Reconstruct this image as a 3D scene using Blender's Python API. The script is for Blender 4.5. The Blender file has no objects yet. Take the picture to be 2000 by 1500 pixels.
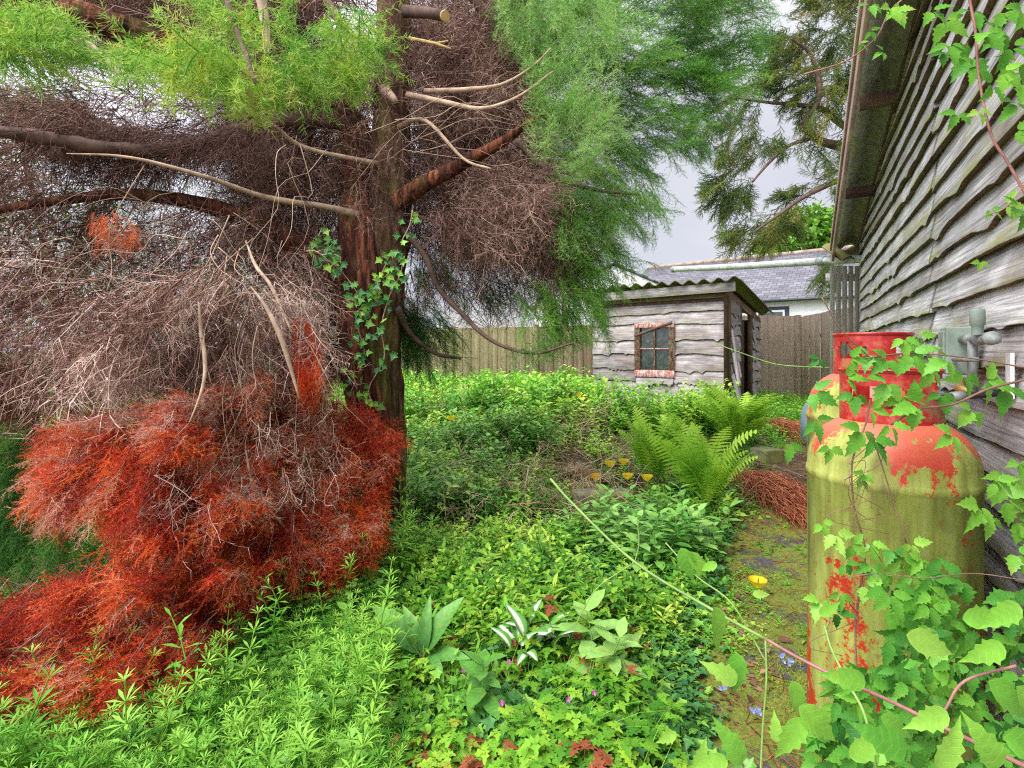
import bpy, math, random
import numpy as np
from mathutils import Vector, Matrix, noise as mnoise

C = bpy.context.scene.collection
rad = math.radians
# ------------------------------------------------------------------ camera
EYE = 1.33
cam_d = bpy.data.cameras.new("camera"); cam = bpy.data.objects.new("camera", cam_d); C.objects.link(cam)
cam.location = (0, 0, EYE); cam.rotation_euler = (rad(90), 0, 0)
cam_d.lens = 18.0; cam_d.sensor_width = 36.0; cam_d.shift_y = -0.0325
cam_d.clip_start = 0.05; cam_d.clip_end = 2000
bpy.context.scene.camera = cam
# ------------------------------------------------------------------ world
SUN_EL, SUN_AZ = rad(52), rad(230)        # azimuth from +Y clockwise: behind the camera, to the left
sund = Vector((math.sin(SUN_AZ)*math.cos(SUN_EL), math.cos(SUN_AZ)*math.cos(SUN_EL), math.sin(SUN_EL)))
w = bpy.data.worlds.new("World"); bpy.context.scene.world = w; w.use_nodes = True
nt = w.node_tree; N = nt.nodes; L = nt.links; N.clear()
out = N.new('ShaderNodeOutputWorld'); bg = N.new('ShaderNodeBackground'); bg.inputs['Strength'].default_value = 0.1
sky = N.new('ShaderNodeTexSky'); sky.sky_type = 'NISHITA'; sky.sun_disc = False
sky.sun_elevation = SUN_EL; sky.sun_rotation = SUN_AZ
tc = N.new('ShaderNodeTexCoord')
sep = N.new('ShaderNodeSeparateXYZ'); L.new(tc.outputs['Generated'], sep.inputs[0])
ad = N.new('ShaderNodeMath'); ad.operation = 'ADD'; ad.inputs[1].default_value = 0.35; L.new(sep.outputs['Z'], ad.inputs[0])
mx = N.new('ShaderNodeMath'); mx.operation = 'MAXIMUM'; mx.inputs[1].default_value = 0.1; L.new(ad.outputs[0], mx.inputs[0])
dv = N.new('ShaderNodeVectorMath'); dv.operation = 'DIVIDE'; cb = N.new('ShaderNodeCombineXYZ')
for i in range(3): L.new(mx.outputs[0], cb.inputs[i])
L.new(tc.outputs['Generated'], dv.inputs[0]); L.new(cb.outputs[0], dv.inputs[1])
nz = N.new('ShaderNodeTexNoise'); nz.inputs['Scale'].default_value = 1.6; nz.inputs['Detail'].default_value = 5; nz.inputs['Roughness'].default_value = .5
L.new(dv.outputs[0], nz.inputs['Vector'])
cr = N.new('ShaderNodeValToRGB'); cr.color_ramp.elements[0].position = .3; cr.color_ramp.elements[1].position = .7
cr.color_ramp.elements[0].color = (.80, .82, .93, 1); cr.color_ramp.elements[1].color = (1.02, 1.02, 1.10, 1)
L.new(nz.outputs['Fac'], cr.inputs[0])
# an overcast sky: brighter overhead and towards the veiled sun
dt = N.new('ShaderNodeVectorMath'); dt.operation = 'DOT_PRODUCT'; dt.inputs[1].default_value = sund
L.new(tc.outputs['Generated'], dt.inputs[0])
mr = N.new('ShaderNodeMapRange'); mr.inputs['From Min'].default_value = -0.18; mr.inputs['From Max'].default_value = 1.0
mr.inputs['To Min'].default_value = 4.7; mr.inputs['To Max'].default_value = 20.0; L.new(dt.outputs['Value'], mr.inputs['Value'])
ml = N.new('ShaderNodeVectorMath'); ml.operation = 'SCALE'; L.new(cr.outputs[0], ml.inputs[0]); L.new(mr.outputs[0], ml.inputs['Scale'])
mixw = N.new('ShaderNodeMix'); mixw.data_type = 'RGBA'; mixw.inputs['Factor'].default_value = .93
L.new(sky.outputs[0], mixw.inputs['A']); L.new(ml.outputs[0], mixw.inputs['B'])
L.new(mixw.outputs['Result'], bg.inputs['Color']); L.new(bg.outputs[0], out.inputs[0])
# ------------------------------------------------------------------ sun
sl = bpy.data.lights.new("sun", 'SUN'); sl.energy = 2.3; sl.angle = rad(30); sl.color = (1, .98, .95)
so = bpy.data.objects.new("sun", sl); C.objects.link(so); so.rotation_euler = (-sund).to_track_quat('-Z', 'Y').to_euler()
vs = bpy.context.scene.view_settings
vs.view_transform = 'Standard'; vs.look = 'None'; vs.gamma = 1; vs.exposure = 0.82
cy = bpy.context.scene.cycles
cy.max_bounces = 5; cy.diffuse_bounces = 3; cy.transmission_bounces = 3; cy.glossy_bounces = 2; cy.transparent_max_bounces = 4
cy.use_denoising = False; cy.pixel_filter_type = 'BLACKMAN_HARRIS'; cy.filter_width = 1.15; cy.sample_clamp_indirect = 3.0

# ================================================================== helpers
rng = np.random.default_rng(7)
R_ = random.Random(5)
def P(u, v, Y): return Vector(((u-1000)/1000*Y, Y, EYE-(v-685)/1000*Y))
def Pn(u, v, Y):
    u = np.asarray(u, float); v = np.asarray(v, float); Y = np.asarray(Y, float)*np.ones_like(u)
    return np.stack([(u-1000)/1000*Y, Y, EYE-(v-685)/1000*Y], -1)
def tag(o, label=None, cat=None, group=None, kind=None):
    if label: o['label'] = label
    if cat: o['category'] = cat
    if group: o['group'] = group
    if kind: o['kind'] = kind
    return o
def thing(name, label, cat, loc=(0, 0, 0), group=None):
    o = bpy.data.objects.new(name, None); C.objects.link(o); o.location = loc
    o.empty_display_size = .1
    return tag(o, label, cat, group)
def adopt(o, parent):
    if parent is not None:
        o.parent = parent
        # keep geometry where it was built (world coordinates)
        loc = Vector(parent.location); p = parent.parent
        while p is not None: loc += Vector(p.location); p = p.parent
        o.location = Vector(o.location) - loc
def link_mesh(name, me, mat, parent=None):
    o = bpy.data.objects.new(name, me); C.objects.link(o)
    if mat: me.materials.append(mat)
    adopt(o, parent)
    return o
def tri_mesh(name, V, F, mat, parent=None, attrs=None, smooth=False):
    me = bpy.data.meshes.new(name)
    V = np.ascontiguousarray(V, dtype=np.float32); F = np.ascontiguousarray(F, dtype=np.int32)
    n, m, k = len(V), len(F), F.shape[1]
    me.vertices.add(n); me.vertices.foreach_set('co', V.ravel())
    me.loops.add(m*k); me.loops.foreach_set('vertex_index', F.ravel())
    me.polygons.add(m); me.polygons.foreach_set('loop_start', np.arange(0, m*k, k, dtype=np.int32))
    me.polygons.foreach_set('loop_total', np.full(m, k, dtype=np.int32))
    if smooth: me.polygons.foreach_set('use_smooth', np.ones(m, dtype=bool))
    me.update(calc_edges=True)
    for a, val in (attrs or {}).items():
        at = me.attributes.new(a, 'FLOAT', 'POINT'); at.data.foreach_set('value', np.ascontiguousarray(val, dtype=np.float32))
    return link_mesh(name, me, mat, parent)
class MB:
    """collects shapes for ONE mesh"""
    def __init__(s): s.v = []; s.f = []; s.a = []; s.r = 0.0
    def add(s, vs, fs, r=None):
        b = len(s.v); s.v += [tuple(x) for x in vs]; s.f += [tuple(i+b for i in f) for f in fs]
        s.a += [s.r if r is None else r]*len(vs)
    def box(s, c, h, ax=None, r=None):
        c = Vector(c); X, Y, Z = ax if ax else (Vector((1, 0, 0)), Vector((0, 1, 0)), Vector((0, 0, 1)))
        vs = [c + X*h[0]*i + Y*h[1]*j + Z*h[2]*k for i in (-1, 1) for j in (-1, 1) for k in (-1, 1)]
        s.add(vs, [(0, 1, 3, 2), (4, 6, 7, 5), (0, 4, 5, 1), (2, 3, 7, 6), (0, 2, 6, 4), (1, 5, 7, 3)], r)
    def beam(s, a, b, wd, th, up=Vector((0, 0, 1)), r=None):
        a = Vector(a); b = Vector(b); X = (b-a); l = X.length; X.normalize()
        Y = up.cross(X).normalized(); Z = X.cross(Y)
        s.box((a+b)/2, (l/2, th/2, wd/2), (X, Y, Z), r)
    def tube(s, pts, rs, n=8, cap=True, r=None, wob=0):
        pts = [Vector(p) for p in pts]
        if not hasattr(rs, '__len__'): rs = [rs]*len(pts)
        vs = []; fs = []; prev = None
        for i, p in enumerate(pts):
            d = (pts[min(i+1, len(pts)-1)]-pts[max(i-1, 0)]).normalized()
            if prev is None:
                prev = d.orthogonal().normalized()
            prev = (prev - d*prev.dot(d)).normalized(); q = d.cross(prev)
            for k in range(n):
                a = 2*math.pi*k/n; rr = rs[i]*(1+wob*(R_.random()-.5))
                vs.append(p + (prev*math.cos(a)+q*math.sin(a))*rr)
        for i in range(len(pts)-1):
            for k in range(n): fs.append((i*n+k, i*n+(k+1) % n, (i+1)*n+(k+1) % n, (i+1)*n+k))
        if cap: fs.append(tuple(reversed(range(n)))); fs.append(tuple((len(pts)-1)*n+k for k in range(n)))
        s.add(vs, fs, r)
    def lathe(s, prof, c=(0, 0, 0), n=48, r=None):
        c = Vector(c); vs = []; fs = []
        for (rr, z) in prof:
            for k in range(n):
                a = 2*math.pi*k/n; vs.append(c+Vector((rr*math.cos(a), rr*math.sin(a), z)))
        for i in range(len(prof)-1):
            for k in range(n): fs.append((i*n+k, i*n+(k+1) % n, (i+1)*n+(k+1) % n, (i+1)*n+k))
        s.add(vs, fs, r)
    def build(s, name, mat, parent=None, smooth=False, bevel=0):
        me = bpy.data.meshes.new(name); me.from_pydata(s.v, [], s.f); me.update()
        at = me.attributes.new('rnd', 'FLOAT', 'POINT'); at.data.foreach_set('value', np.array(s.a, dtype=np.float32))
        if smooth: me.polygons.foreach_set('use_smooth', np.ones(len(me.polygons), dtype=bool))
        o = link_mesh(name, me, mat, parent)
        if bevel:
            m = o.modifiers.new('bevel', 'BEVEL'); m.width = bevel; m.segments = 2; m.limit_method = 'ANGLE'; m.angle_limit = rad(40)
        return o
def bez(pts, n):
    """Catmull-Rom through pts"""
    pts = [Vector(p) for p in pts]; P0 = [pts[0]*2-pts[1]] + pts + [pts[-1]*2-pts[-2]]; res = []
    for i in range(1, len(P0)-2):
        a, b, c, d = P0[i-1:i+3]
        for k in range(n):
            t = k/n; res.append(.5*((2*b)+(c-a)*t+(2*a-5*b+4*c-d)*t*t+(3*b-a-3*c+d)*t**3))
    res.append(P0[-2]); return res
def lerps(vals, n):
    r = []
    for i in range(len(vals)-1):
        for k in range(n): r.append(vals[i]+(vals[i+1]-vals[i])*k/n)
    return r+[vals[-1]]
def sstep(a, b, x):
    t = np.clip((x-a)/(b-a), 0, 1); return t*t*(3-2*t)
def in_poly(u, v, poly):
    ins = np.zeros(len(u), bool); n = len(poly); j = n-1
    for i in range(n):
        xi, yi = poly[i]; xj, yj = poly[j]
        if yi != yj:
            c = ((yi > v) != (yj > v)) & (u < (xj-xi)*(v-yi)/(yj-yi)+xi); ins ^= c
        j = i
    return ins
def vnoise(x, y, sc, seed):
    """smooth value noise, vectorised"""
    x = x/sc+seed*13.7; y = y/sc+seed*7.3; xi = np.floor(x); yi = np.floor(y); fx = x-xi; fy = y-yi
    def h(a, b):
        t = np.sin(a*127.1+b*311.7+seed)*43758.5453; return t-np.floor(t)
    fx = fx*fx*(3-2*fx); fy = fy*fy*(3-2*fy)
    return (h(xi, yi)*(1-fx)+h(xi+1, yi)*fx)*(1-fy)+(h(xi, yi+1)*(1-fx)+h(xi+1, yi+1)*fx)*fy
def unit(a): return a/(np.linalg.norm(a, axis=-1, keepdims=True)+1e-9)
def frames(d, up=None, roll=None):
    """rotation matrices with X axis along d, Z axis near up"""
    d = unit(np.asarray(d, float)); n = len(d)
    if up is None: up = np.tile([0, 0, 1.0], (n, 1))
    y = unit(np.cross(up, d)+1e-5); z = np.cross(d, y)
    if roll is not None:
        c = np.cos(roll)[:, None]; s = np.sin(roll)[:, None]; y, z = y*c+z*s, z*c-y*s
    return np.stack([d, y, z], -1)
def scatter(temps, pos, Rm, sc, rnd):
    """merge templates (V, F, tip) at pos, orientation, scale -> V, F, attrs"""
    pos = np.asarray(pos); n = len(pos); ti = rng.integers(0, len(temps), n)
    Vs = []; Fs = []; rn = []; tp = []; base = 0
    for k, (TV, TF, TT) in enumerate(temps):
        idx = np.where(ti == k)[0]
        if not len(idx): continue
        V = np.einsum('nij,vj->nvi', Rm[idx], TV)*sc[idx][:, None, None]+pos[idx][:, None, :]
        F = TF[None]+(np.arange(len(idx))*len(TV))[:, None, None]+base
        Vs.append(V.reshape(-1, 3)); Fs.append(F.reshape(-1, 3)); rn.append(np.repeat(rnd[idx], len(TV))); tp.append(np.tile(TT, len(idx)))
        base += len(idx)*len(TV)
    return np.concatenate(Vs), np.concatenate(Fs), dict(rnd=np.concatenate(rn), tip=np.concatenate(tp))
class Acc:
    """accumulates triangle soups for one mesh"""
    def __init__(s): s.V = []; s.F = []; s.A = {}; s.n = 0
    def add(s, V, F, A):
        s.V.append(V); s.F.append(F+s.n); s.n += len(V)
        for k in ('rnd', 'tip'): s.A.setdefault(k, []).append(A[k] if k in A else np.zeros(len(V)))
    def build(s, name, mat, parent=None, smooth=False):
        return tri_mesh(name, np.concatenate(s.V), np.concatenate(s.F), mat, parent, {k: np.concatenate(v) for k, v in s.A.items()}, smooth)

# ================================================================== materials
def new_mat(name):
    m = bpy.data.materials.new(name); m.use_nodes = True; nt = m.node_tree
    return m, nt.nodes, nt.links, nt.nodes['Principled BSDF']
def ramp(N, L, src, stops, interp='LINEAR'):
    r = N.new('ShaderNodeValToRGB'); r.color_ramp.interpolation = interp
    e = r.color_ramp.elements
    while len(e) < len(stops): e.new(.5)
    for i, (p, c) in enumerate(stops): e[i].position = p; e[i].color = (c[0], c[1], c[2], 1) if hasattr(c, '__len__') else (c, c, c, 1)
    L.new(src, r.inputs[0]); return r.outputs[0]
def tnoise(N, L, vec, scale, detail=4, rough=.55, dist=0, out='Fac'):
    n = N.new('ShaderNodeTexNoise'); n.inputs['Scale'].default_value = scale; n.inputs['Detail'].default_value = detail
    n.inputs['Roughness'].default_value = rough; n.inputs['Distortion'].default_value = dist
    if vec is not None: L.new(vec, n.inputs['Vector'])
    return n.outputs[out]
def mix(N, L, f, a, b, mode='MIX'):
    m = N.new('ShaderNodeMix'); m.data_type = 'RGBA'; m.blend_type = mode
    for k, x in (('Factor', f), ('A', a), ('B', b)):
        if hasattr(x, 'is_output'): L.new(x, m.inputs[k])
        elif k == 'Factor': m.inputs[k].default_value = x
        else: m.inputs[k].default_value = (*x, 1)
    return m.outputs['Result']
def mth(N, L, op, a, b=0.0, clamp=False):
    m = N.new('ShaderNodeMath'); m.operation = op; m.use_clamp = clamp
    for i, x in enumerate((a, b)):
        if hasattr(x, 'is_output'): L.new(x, m.inputs[i])
        else: m.inputs[i].default_value = x
    return m.outputs[0]
def coord(N, L, scale=(1, 1, 1), kind='Object'):
    t = N.new('ShaderNodeTexCoord'); m = N.new('ShaderNodeMapping'); m.inputs['Scale'].default_value = scale
    L.new(t.outputs[kind], m.inputs[0]); return m.outputs[0]
def attr(N, name, out='Fac'):
    a = N.new('ShaderNodeAttribute'); a.attribute_name = name; return a.outputs[out]
def bump(N, L, B, h, strength=.5, dist=.01):
    b = N.new('ShaderNodeBump'); b.inputs['Strength'].default_value = strength; b.inputs['Distance'].default_value = dist
    L.new(h, b.inputs['Height']); L.new(b.outputs[0], B.inputs['Normal'])
def leaf_mat(name, stops, tipcol=None, rough=.5, transl=.35, spec=.3, vein=False):
    m, N, L, B = new_mat(name)
    c = ramp(N, L, attr(N, 'rnd'), stops)
    if vein:
        nn = tnoise(N, L, coord(N, L), 40, 3, .6); k = ramp(N, L, nn, [(.3, .8), (.7, 1.15)]); c = mix(N, L, 1.0, c, k, 'MULTIPLY')
        fr = mth(N, L, 'FRACT', mth(N, L, 'MULTIPLY', mth(N, L, 'ADD', attr(N, 'tip'), 1.0), 7.0)); vh = ramp(N, L, fr, [(0, 1), (.10, .15), (.5, 0), (.9, .15), (1, 1)])
        bl = ramp(N, L, tnoise(N, L, coord(N, L), 17, 5, .7), [(.60, 0), (.72, .75)]); c = mix(N, L, bl, c, (.42, .36, .06))
        c = mix(N, L, mth(N, L, 'MULTIPLY', vh, .20), c, ramp(N, L, attr(N, 'rnd'), [(0, (.30, .50, .18)), (1, (.62, .78, .36))])); bump(N, L, B, vh, .2, -.001)
    if tipcol is not None:
        t = ramp(N, L, attr(N, 'tip'), [(.45, 0), (1, 1)])
        c = mix(N, L, t, c, tipcol)
    L.new(c, B.inputs['Base Color']); B.inputs['Roughness'].default_value = rough; B.inputs['Specular IOR Level'].default_value = spec
    if transl:
        t = N.new('ShaderNodeBsdfTranslucent'); L.new(c, t.inputs[0]); s = N.new('ShaderNodeMixShader'); s.inputs[0].default_value = transl
        L.new(B.outputs[0], s.inputs[1]); L.new(t.outputs[0], s.inputs[2]); L.new(s.outputs[0], N['Material Output'].inputs[0])
    B.inputs['Specular IOR Level'].default_value = spec*.6
    return m
def plain(name, col, rough=.6, metal=0, var=.25, sc=12, spec=.4):
    m, N, L, B = new_mat(name); n = tnoise(N, L, coord(N, L), sc, 5, .6)
    c = ramp(N, L, n, [(.3, [x*(1-var) for x in col]), (.7, [min(1, x*(1+var)) for x in col])])
    L.new(c, B.inputs['Base Color']); B.inputs['Roughness'].default_value = rough; B.inputs['Metallic'].default_value = metal
    B.inputs['Specular IOR Level'].default_value = spec; bump(N, L, B, n, .25, .004); return m
def wood(name, dark, lite, algae=(.33, .36, .06), al=0.0, var=.35, gsc=1.0, brown=0, wane=False, bstr=.5):
    """weathered boards: attributes bx (along), bz (across, m), edge (0 top..1 bottom), rnd"""
    m, N, L, B = new_mat(name)
    cb = N.new('ShaderNodeCombineXYZ'); L.new(mth(N, L, 'MULTIPLY', attr(N, 'bx'), 1.6*gsc), cb.inputs[0])
    L.new(mth(N, L, 'MULTIPLY', attr(N, 'bz'), 70.0*gsc), cb.inputs[1]); L.new(mth(N, L, 'MULTIPLY', attr(N, 'rnd'), 37.0), cb.inputs[2])
    g = tnoise(N, L, cb.outputs[0], 1.6, 7, .68, .7)
    cb2 = N.new('ShaderNodeCombineXYZ'); L.new(mth(N, L, 'MULTIPLY', attr(N, 'bx'), 2.2), cb2.inputs[0])
    L.new(mth(N, L, 'MULTIPLY', attr(N, 'bz'), 6.0), cb2.inputs[1]); L.new(mth(N, L, 'MULTIPLY', attr(N, 'rnd'), 11.0), cb2.inputs[2])
    big = tnoise(N, L, cb2.outputs[0], 1.5, 4, .6, .6)
    c = ramp(N, L, g, [(.28, dark), (.5, [(a+b)/2 for a, b in zip(dark, lite)]), (.72, lite)])
    tone = ramp(N, L, big, [(.3, 1-var*.8), (.7, 1+var*.7)]); c = mix(N, L, 1, c, tone, 'MULTIPLY')
    rr = ramp(N, L, attr(N, 'rnd'), [(0, 1-var*.5), (1, 1+var*.5)]); c = mix(N, L, 1, c, rr, 'MULTIPLY')
    if brown:
        bm = ramp(N, L, tnoise(N, L, cb2.outputs[0], .8, 3, .6), [(.48, 0), (.62, brown)]); c = mix(N, L, bm, c, (.23, .135, .085))
    if al:
        e = attr(N, 'edge'); ea = ramp(N, L, e, [(.25, .0), (1, .22)])
        nn = mth(N, L, 'ADD', tnoise(N, L, cb2.outputs[0], 1.1, 5, .65), ea)
        mk = ramp(N, L, nn, [(.66, 0), (.82, al)]); c = mix(N, L, mk, c, algae)
    if wane:  # brown bark on the lower edge, with the shadow gap under each board painted in
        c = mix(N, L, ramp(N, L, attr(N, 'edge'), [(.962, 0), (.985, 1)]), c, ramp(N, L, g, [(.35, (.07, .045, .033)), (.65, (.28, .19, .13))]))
    L.new(c, B.inputs['Base Color']); B.inputs['Roughness'].default_value = .85; B.inputs['Specular IOR Level'].default_value = .2
    bump(N, L, B, g, bstr, .0018); return m

M = {}
M['bark'] = None
def bark(name, cols, moss=(.12, .15, .03)):
    m, N, L, B = new_mat(name)
    v = coord(N, L, (26, 26, 2.6)); g = tnoise(N, L, v, 1.0, 7, .65, .8)
    v2 = coord(N, L, (3, 3, 1.2)); b2 = tnoise(N, L, v2, 1.4, 4, .6)
    c = ramp(N, L, g, [(.3, cols[0]), (.48, cols[1]), (.62, cols[2]), (.78, cols[3])])
    k = ramp(N, L, b2, [(.3, .55), (.7, 1.4)]); c = mix(N, L, 1, c, k, 'MULTIPLY')
    mk = ramp(N, L, tnoise(N, L, coord(N, L, (2.5, 2.5, 1.0)), 1.7, 5, .65), [(.52, 0), (.68, .75)]); c = mix(N, L, mk, c, moss)
    L.new(c, B.inputs['Base Color']); B.inputs['Roughness'].default_value = .9; B.inputs['Specular IOR Level'].default_value = .15
    bump(N, L, B, g, 1.0, .03); return m
M['bark'] = bark('red_brown_bark', [(.02, .009, .008), (.085, .03, .02), (.30, .10, .045), (.54, .28, .15)])
M['stembark'] = bark('mossy_bark', [(.02, .012, .009), (.085, .045, .026), (.21, .12, .065), (.38, .26, .16)], (.19, .16, .05))
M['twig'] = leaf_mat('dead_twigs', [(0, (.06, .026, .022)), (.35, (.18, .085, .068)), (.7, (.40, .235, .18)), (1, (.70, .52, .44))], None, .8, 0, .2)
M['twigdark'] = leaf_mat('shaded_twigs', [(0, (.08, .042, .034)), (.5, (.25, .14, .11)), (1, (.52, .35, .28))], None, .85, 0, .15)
M['branchlite'] = plain('pale_branch_bark', (.42, .29, .2), .8, var=.4, sc=20)
M['branchdark'] = plain('dark_branch_bark', (.11, .065, .05), .9, var=.5, sc=16)
M['cut'] = plain('sawn_wood', (.5, .34, .13), .8, var=.25, sc=30)
M['red'] = leaf_mat('rust_red_needles', [(0, (.22, .018, .014)), (.28, (.52, .040, .022)), (.55, (.74, .085, .022)), (.8, (.80, .20, .035)), (1, (.62, .38, .30))], (.66, .15, .06), .6, .3, .2)
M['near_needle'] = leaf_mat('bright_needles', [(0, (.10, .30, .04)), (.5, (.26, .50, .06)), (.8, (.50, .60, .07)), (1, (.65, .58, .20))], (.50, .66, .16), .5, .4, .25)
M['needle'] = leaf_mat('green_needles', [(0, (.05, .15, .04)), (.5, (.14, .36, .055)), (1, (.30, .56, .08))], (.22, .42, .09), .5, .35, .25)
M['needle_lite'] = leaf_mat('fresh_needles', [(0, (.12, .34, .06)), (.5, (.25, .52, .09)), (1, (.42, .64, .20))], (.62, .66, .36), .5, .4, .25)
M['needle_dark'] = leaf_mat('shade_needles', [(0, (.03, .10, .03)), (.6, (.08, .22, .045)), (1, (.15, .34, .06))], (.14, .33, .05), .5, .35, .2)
M['crypt'] = leaf_mat('olive_needles', [(0, (.06, .11, .035)), (.5, (.15, .22, .045)), (.85, (.30, .32, .06)), (1, (.46, .38, .12))], (.20, .24, .07), .55, .3, .25)
M['cleaver'] = leaf_mat('cleaver_leaves', [(0, (.04, .18, .025)), (.5, (.12, .38, .035)), (1, (.32, .60, .08))], None, .45, .28, .3)
M['herb'] = leaf_mat('herb_leaves', [(0, (.06, .22, .02)), (.5, (.18, .43, .035)), (.985, (.40, .62, .06)), (1, (.36, .10, .05))], None, .5, .28, .25)
M['ivy'] = leaf_mat('ivy_leaves', [(0, (.04, .15, .05)), (.5, (.10, .30, .07)), (.75, (.24, .52, .07)), (1, (.40, .66, .09))], None, .32, .25, .45)
M['mixed'] = leaf_mat('weed_leaves', [(0, (.06, .22, .03)), (.4, (.17, .44, .04)), (.8, (.34, .62, .06)), (1, (.54, .72, .11))], None, .45, .28, .3)
M['phlox'] = leaf_mat('broad_herb_leaves', [(0, (.09, .29, .04)), (.5, (.20, .47, .07)), (1, (.38, .62, .14))], None, .42, .25, .35, vein=True)
M['dock'] = leaf_mat('dock_leaves', [(0, (.08, .26, .05)), (1, (.20, .45, .09))], None, .4, .22, .4, vein=True)
M['fern'] = leaf_mat('fern_fronds', [(0, (.09, .30, .02)), (.5, (.26, .56, .035)), (1, (.52, .76, .08))], (.46, .72, .08), .5, .4, .25)
M['clematis'] = leaf_mat('vine_leaves', [(0, (.04, .19, .03)), (.45, (.12, .39, .04)), (.8, (.26, .57, .06)), (1, (.44, .70, .12))], None, .38, .28, .4, vein=True)
M['straw'] = leaf_mat('dry_straw', [(0, (.26, .15, .09)), (.5, (.48, .34, .2)), (1, (.66, .52, .34))], None, .7, .15, .2)
M['rust'] = leaf_mat('rust_brown_sprays', [(0, (.20, .055, .03)), (.5, (.42, .13, .06)), (1, (.60, .26, .13))], None, .65, .15, .2)
M['green_stem'] = plain('green_stem', (.22, .36, .08), .5, var=.3, sc=25)
M['vine_stem'] = plain('purple_vine_stem', (.34, .15, .13), .5, var=.45, sc=25)
M['brown_stem'] = plain('brown_vine_stem', (.23, .12, .09), .6, var=.4, sc=25)
M['yellow'] = leaf_mat('yellow_petals', [(0, (.85, .48, .02)), (1, (.9, .72, .03))], None, .5, .35, .2)
M['litter'] = leaf_mat('brown_leaf_litter', [(0, (.07, .035, .025)), (.5, (.19, .10, .06)), (1, (.38, .24, .14))], None, .8, .05, .1)
M['pink'] = leaf_mat('pink_petals', [(0, (.65, .08, .45)), (1, (.8, .25, .6))], None, .5, .3, .2)
M['blue'] = leaf_mat('blue_petals', [(0, (.25, .32, .75)), (1, (.5, .55, .9))], None, .5, .3, .2)
M['treeleaf'] = leaf_mat('broadleaf_canopy', [(0, (.05, .14, .02)), (.5, (.13, .30, .03)), (1, (.27, .46, .06))], None, .5, .35, .25)
M['hedge'] = leaf_mat('hedge_leaves', [(0, (.05, .14, .03)), (.5, (.11, .27, .045)), (1, (.23, .42, .07))], None, .5, .3, .25)
M['pinkleaf'] = leaf_mat('pink_blossom', [(0, (.45, .12, .2)), (1, (.75, .35, .45))], None, .5, .3, .2)
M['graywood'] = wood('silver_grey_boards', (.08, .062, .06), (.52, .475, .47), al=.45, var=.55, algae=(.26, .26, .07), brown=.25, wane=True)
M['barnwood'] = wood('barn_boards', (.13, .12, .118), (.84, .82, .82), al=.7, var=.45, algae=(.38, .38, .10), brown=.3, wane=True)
M['slat'] = wood('slat_boards', (.30, .25, .24), (.85, .80, .80), al=.0, var=.3, bstr=.1)
M['brownwood'] = wood('red_brown_boards', (.08, .045, .04), (.30, .18, .15), al=.2, var=.4)
M['fence'] = wood('featheredge_boards', (.62, .39, .29), (1.0, .74, .60), al=.08, var=.25, gsc=.7, bstr=.12, algae=(.28, .30, .08))
M['fence2'] = wood('pale_fence_boards', (.70, .50, .41), (1.0, .80, .70), al=.0, var=.15, gsc=.7, bstr=.12)
def peel():
    m, N, L, B = new_mat('peeling_red_paint')
    n = tnoise(N, L, coord(N, L, (1, 1, .45)), 34, 6, .7)
    c = ramp(N, L, n, [(.36, (.30, .075, .06)), (.47, (.42, .14, .11)), (.55, (.55, .43, .38)), (.68, (.66, .58, .54))])
    L.new(c, B.inputs['Base Color']); B.inputs['Roughness'].default_value = .8; bump(N, L, B, n, .5, .004); return m
M['peel'] = peel()
def glassdark():
    m, N, L, B = new_mat('dusty_glass'); n = tnoise(N, L, coord(N, L), 9, 6, .7, 1.2)
    c = ramp(N, L, n, [(.45, (.012, .02, .018)), (.62, (.06, .08, .06)), (.75, (.25, .28, .2))]); L.new(c, B.inputs['Base Color'])
    B.inputs['Roughness'].default_value = .15; B.inputs['Specular IOR Level'].default_value = .6; return m
M['glass'] = glassdark()
def slates(name, sx=.28, sy=.2):
    m, N, L, B = new_mat(name)
    cb = N.new('ShaderNodeCombineXYZ'); L.new(attr(N, 'bx'), cb.inputs[0]); L.new(attr(N, 'bz'), cb.inputs[1])
    br = N.new('ShaderNodeTexBrick'); L.new(cb.outputs[0], br.inputs['Vector'])
    br.inputs['Scale'].default_value = 1.0; br.inputs['Brick Width'].default_value = sx; br.inputs['Row Height'].default_value = sy
    br.inputs['Mortar Size'].default_value = .012; br.inputs['Mortar'].default_value = (.035, .035, .045, 1)
    br.inputs['Color1'].default_value = (.11, .105, .125, 1); br.inputs['Color2'].default_value = (.20, .19, .215, 1); br.inputs['Bias'].default_value = -.1
    n = tnoise(N, L, cb.outputs[0], 1.1, 5, .65); k = ramp(N, L, n, [(.35, .75), (.6, 1.05), (.78, 1.5)])
    c = mix(N, L, 1, br.outputs['Color'], k, 'MULTIPLY'); L.new(c, B.inputs['Base Color'])
    B.inputs['Roughness'].default_value = .6; bump(N, L, B, br.outputs['Fac'], -.6, .02); return m
M['slate'] = slates('slate_roof')
M['render'] = plain('white_render', (.80, .79, .78), .85, var=.05, sc=3)
M['black'] = plain('black_plastic', (.02, .02, .025), .4, var=.2)
M['darksur'] = plain('dark_blue_surround', (.035, .04, .06), .6, var=.15)
M['white'] = plain('white_paint', (.8, .8, .8), .5, var=.04)
M['ridge'] = plain('mossy_ridge_tile', (.32, .24, .19), .85, var=.35, sc=7)
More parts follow.
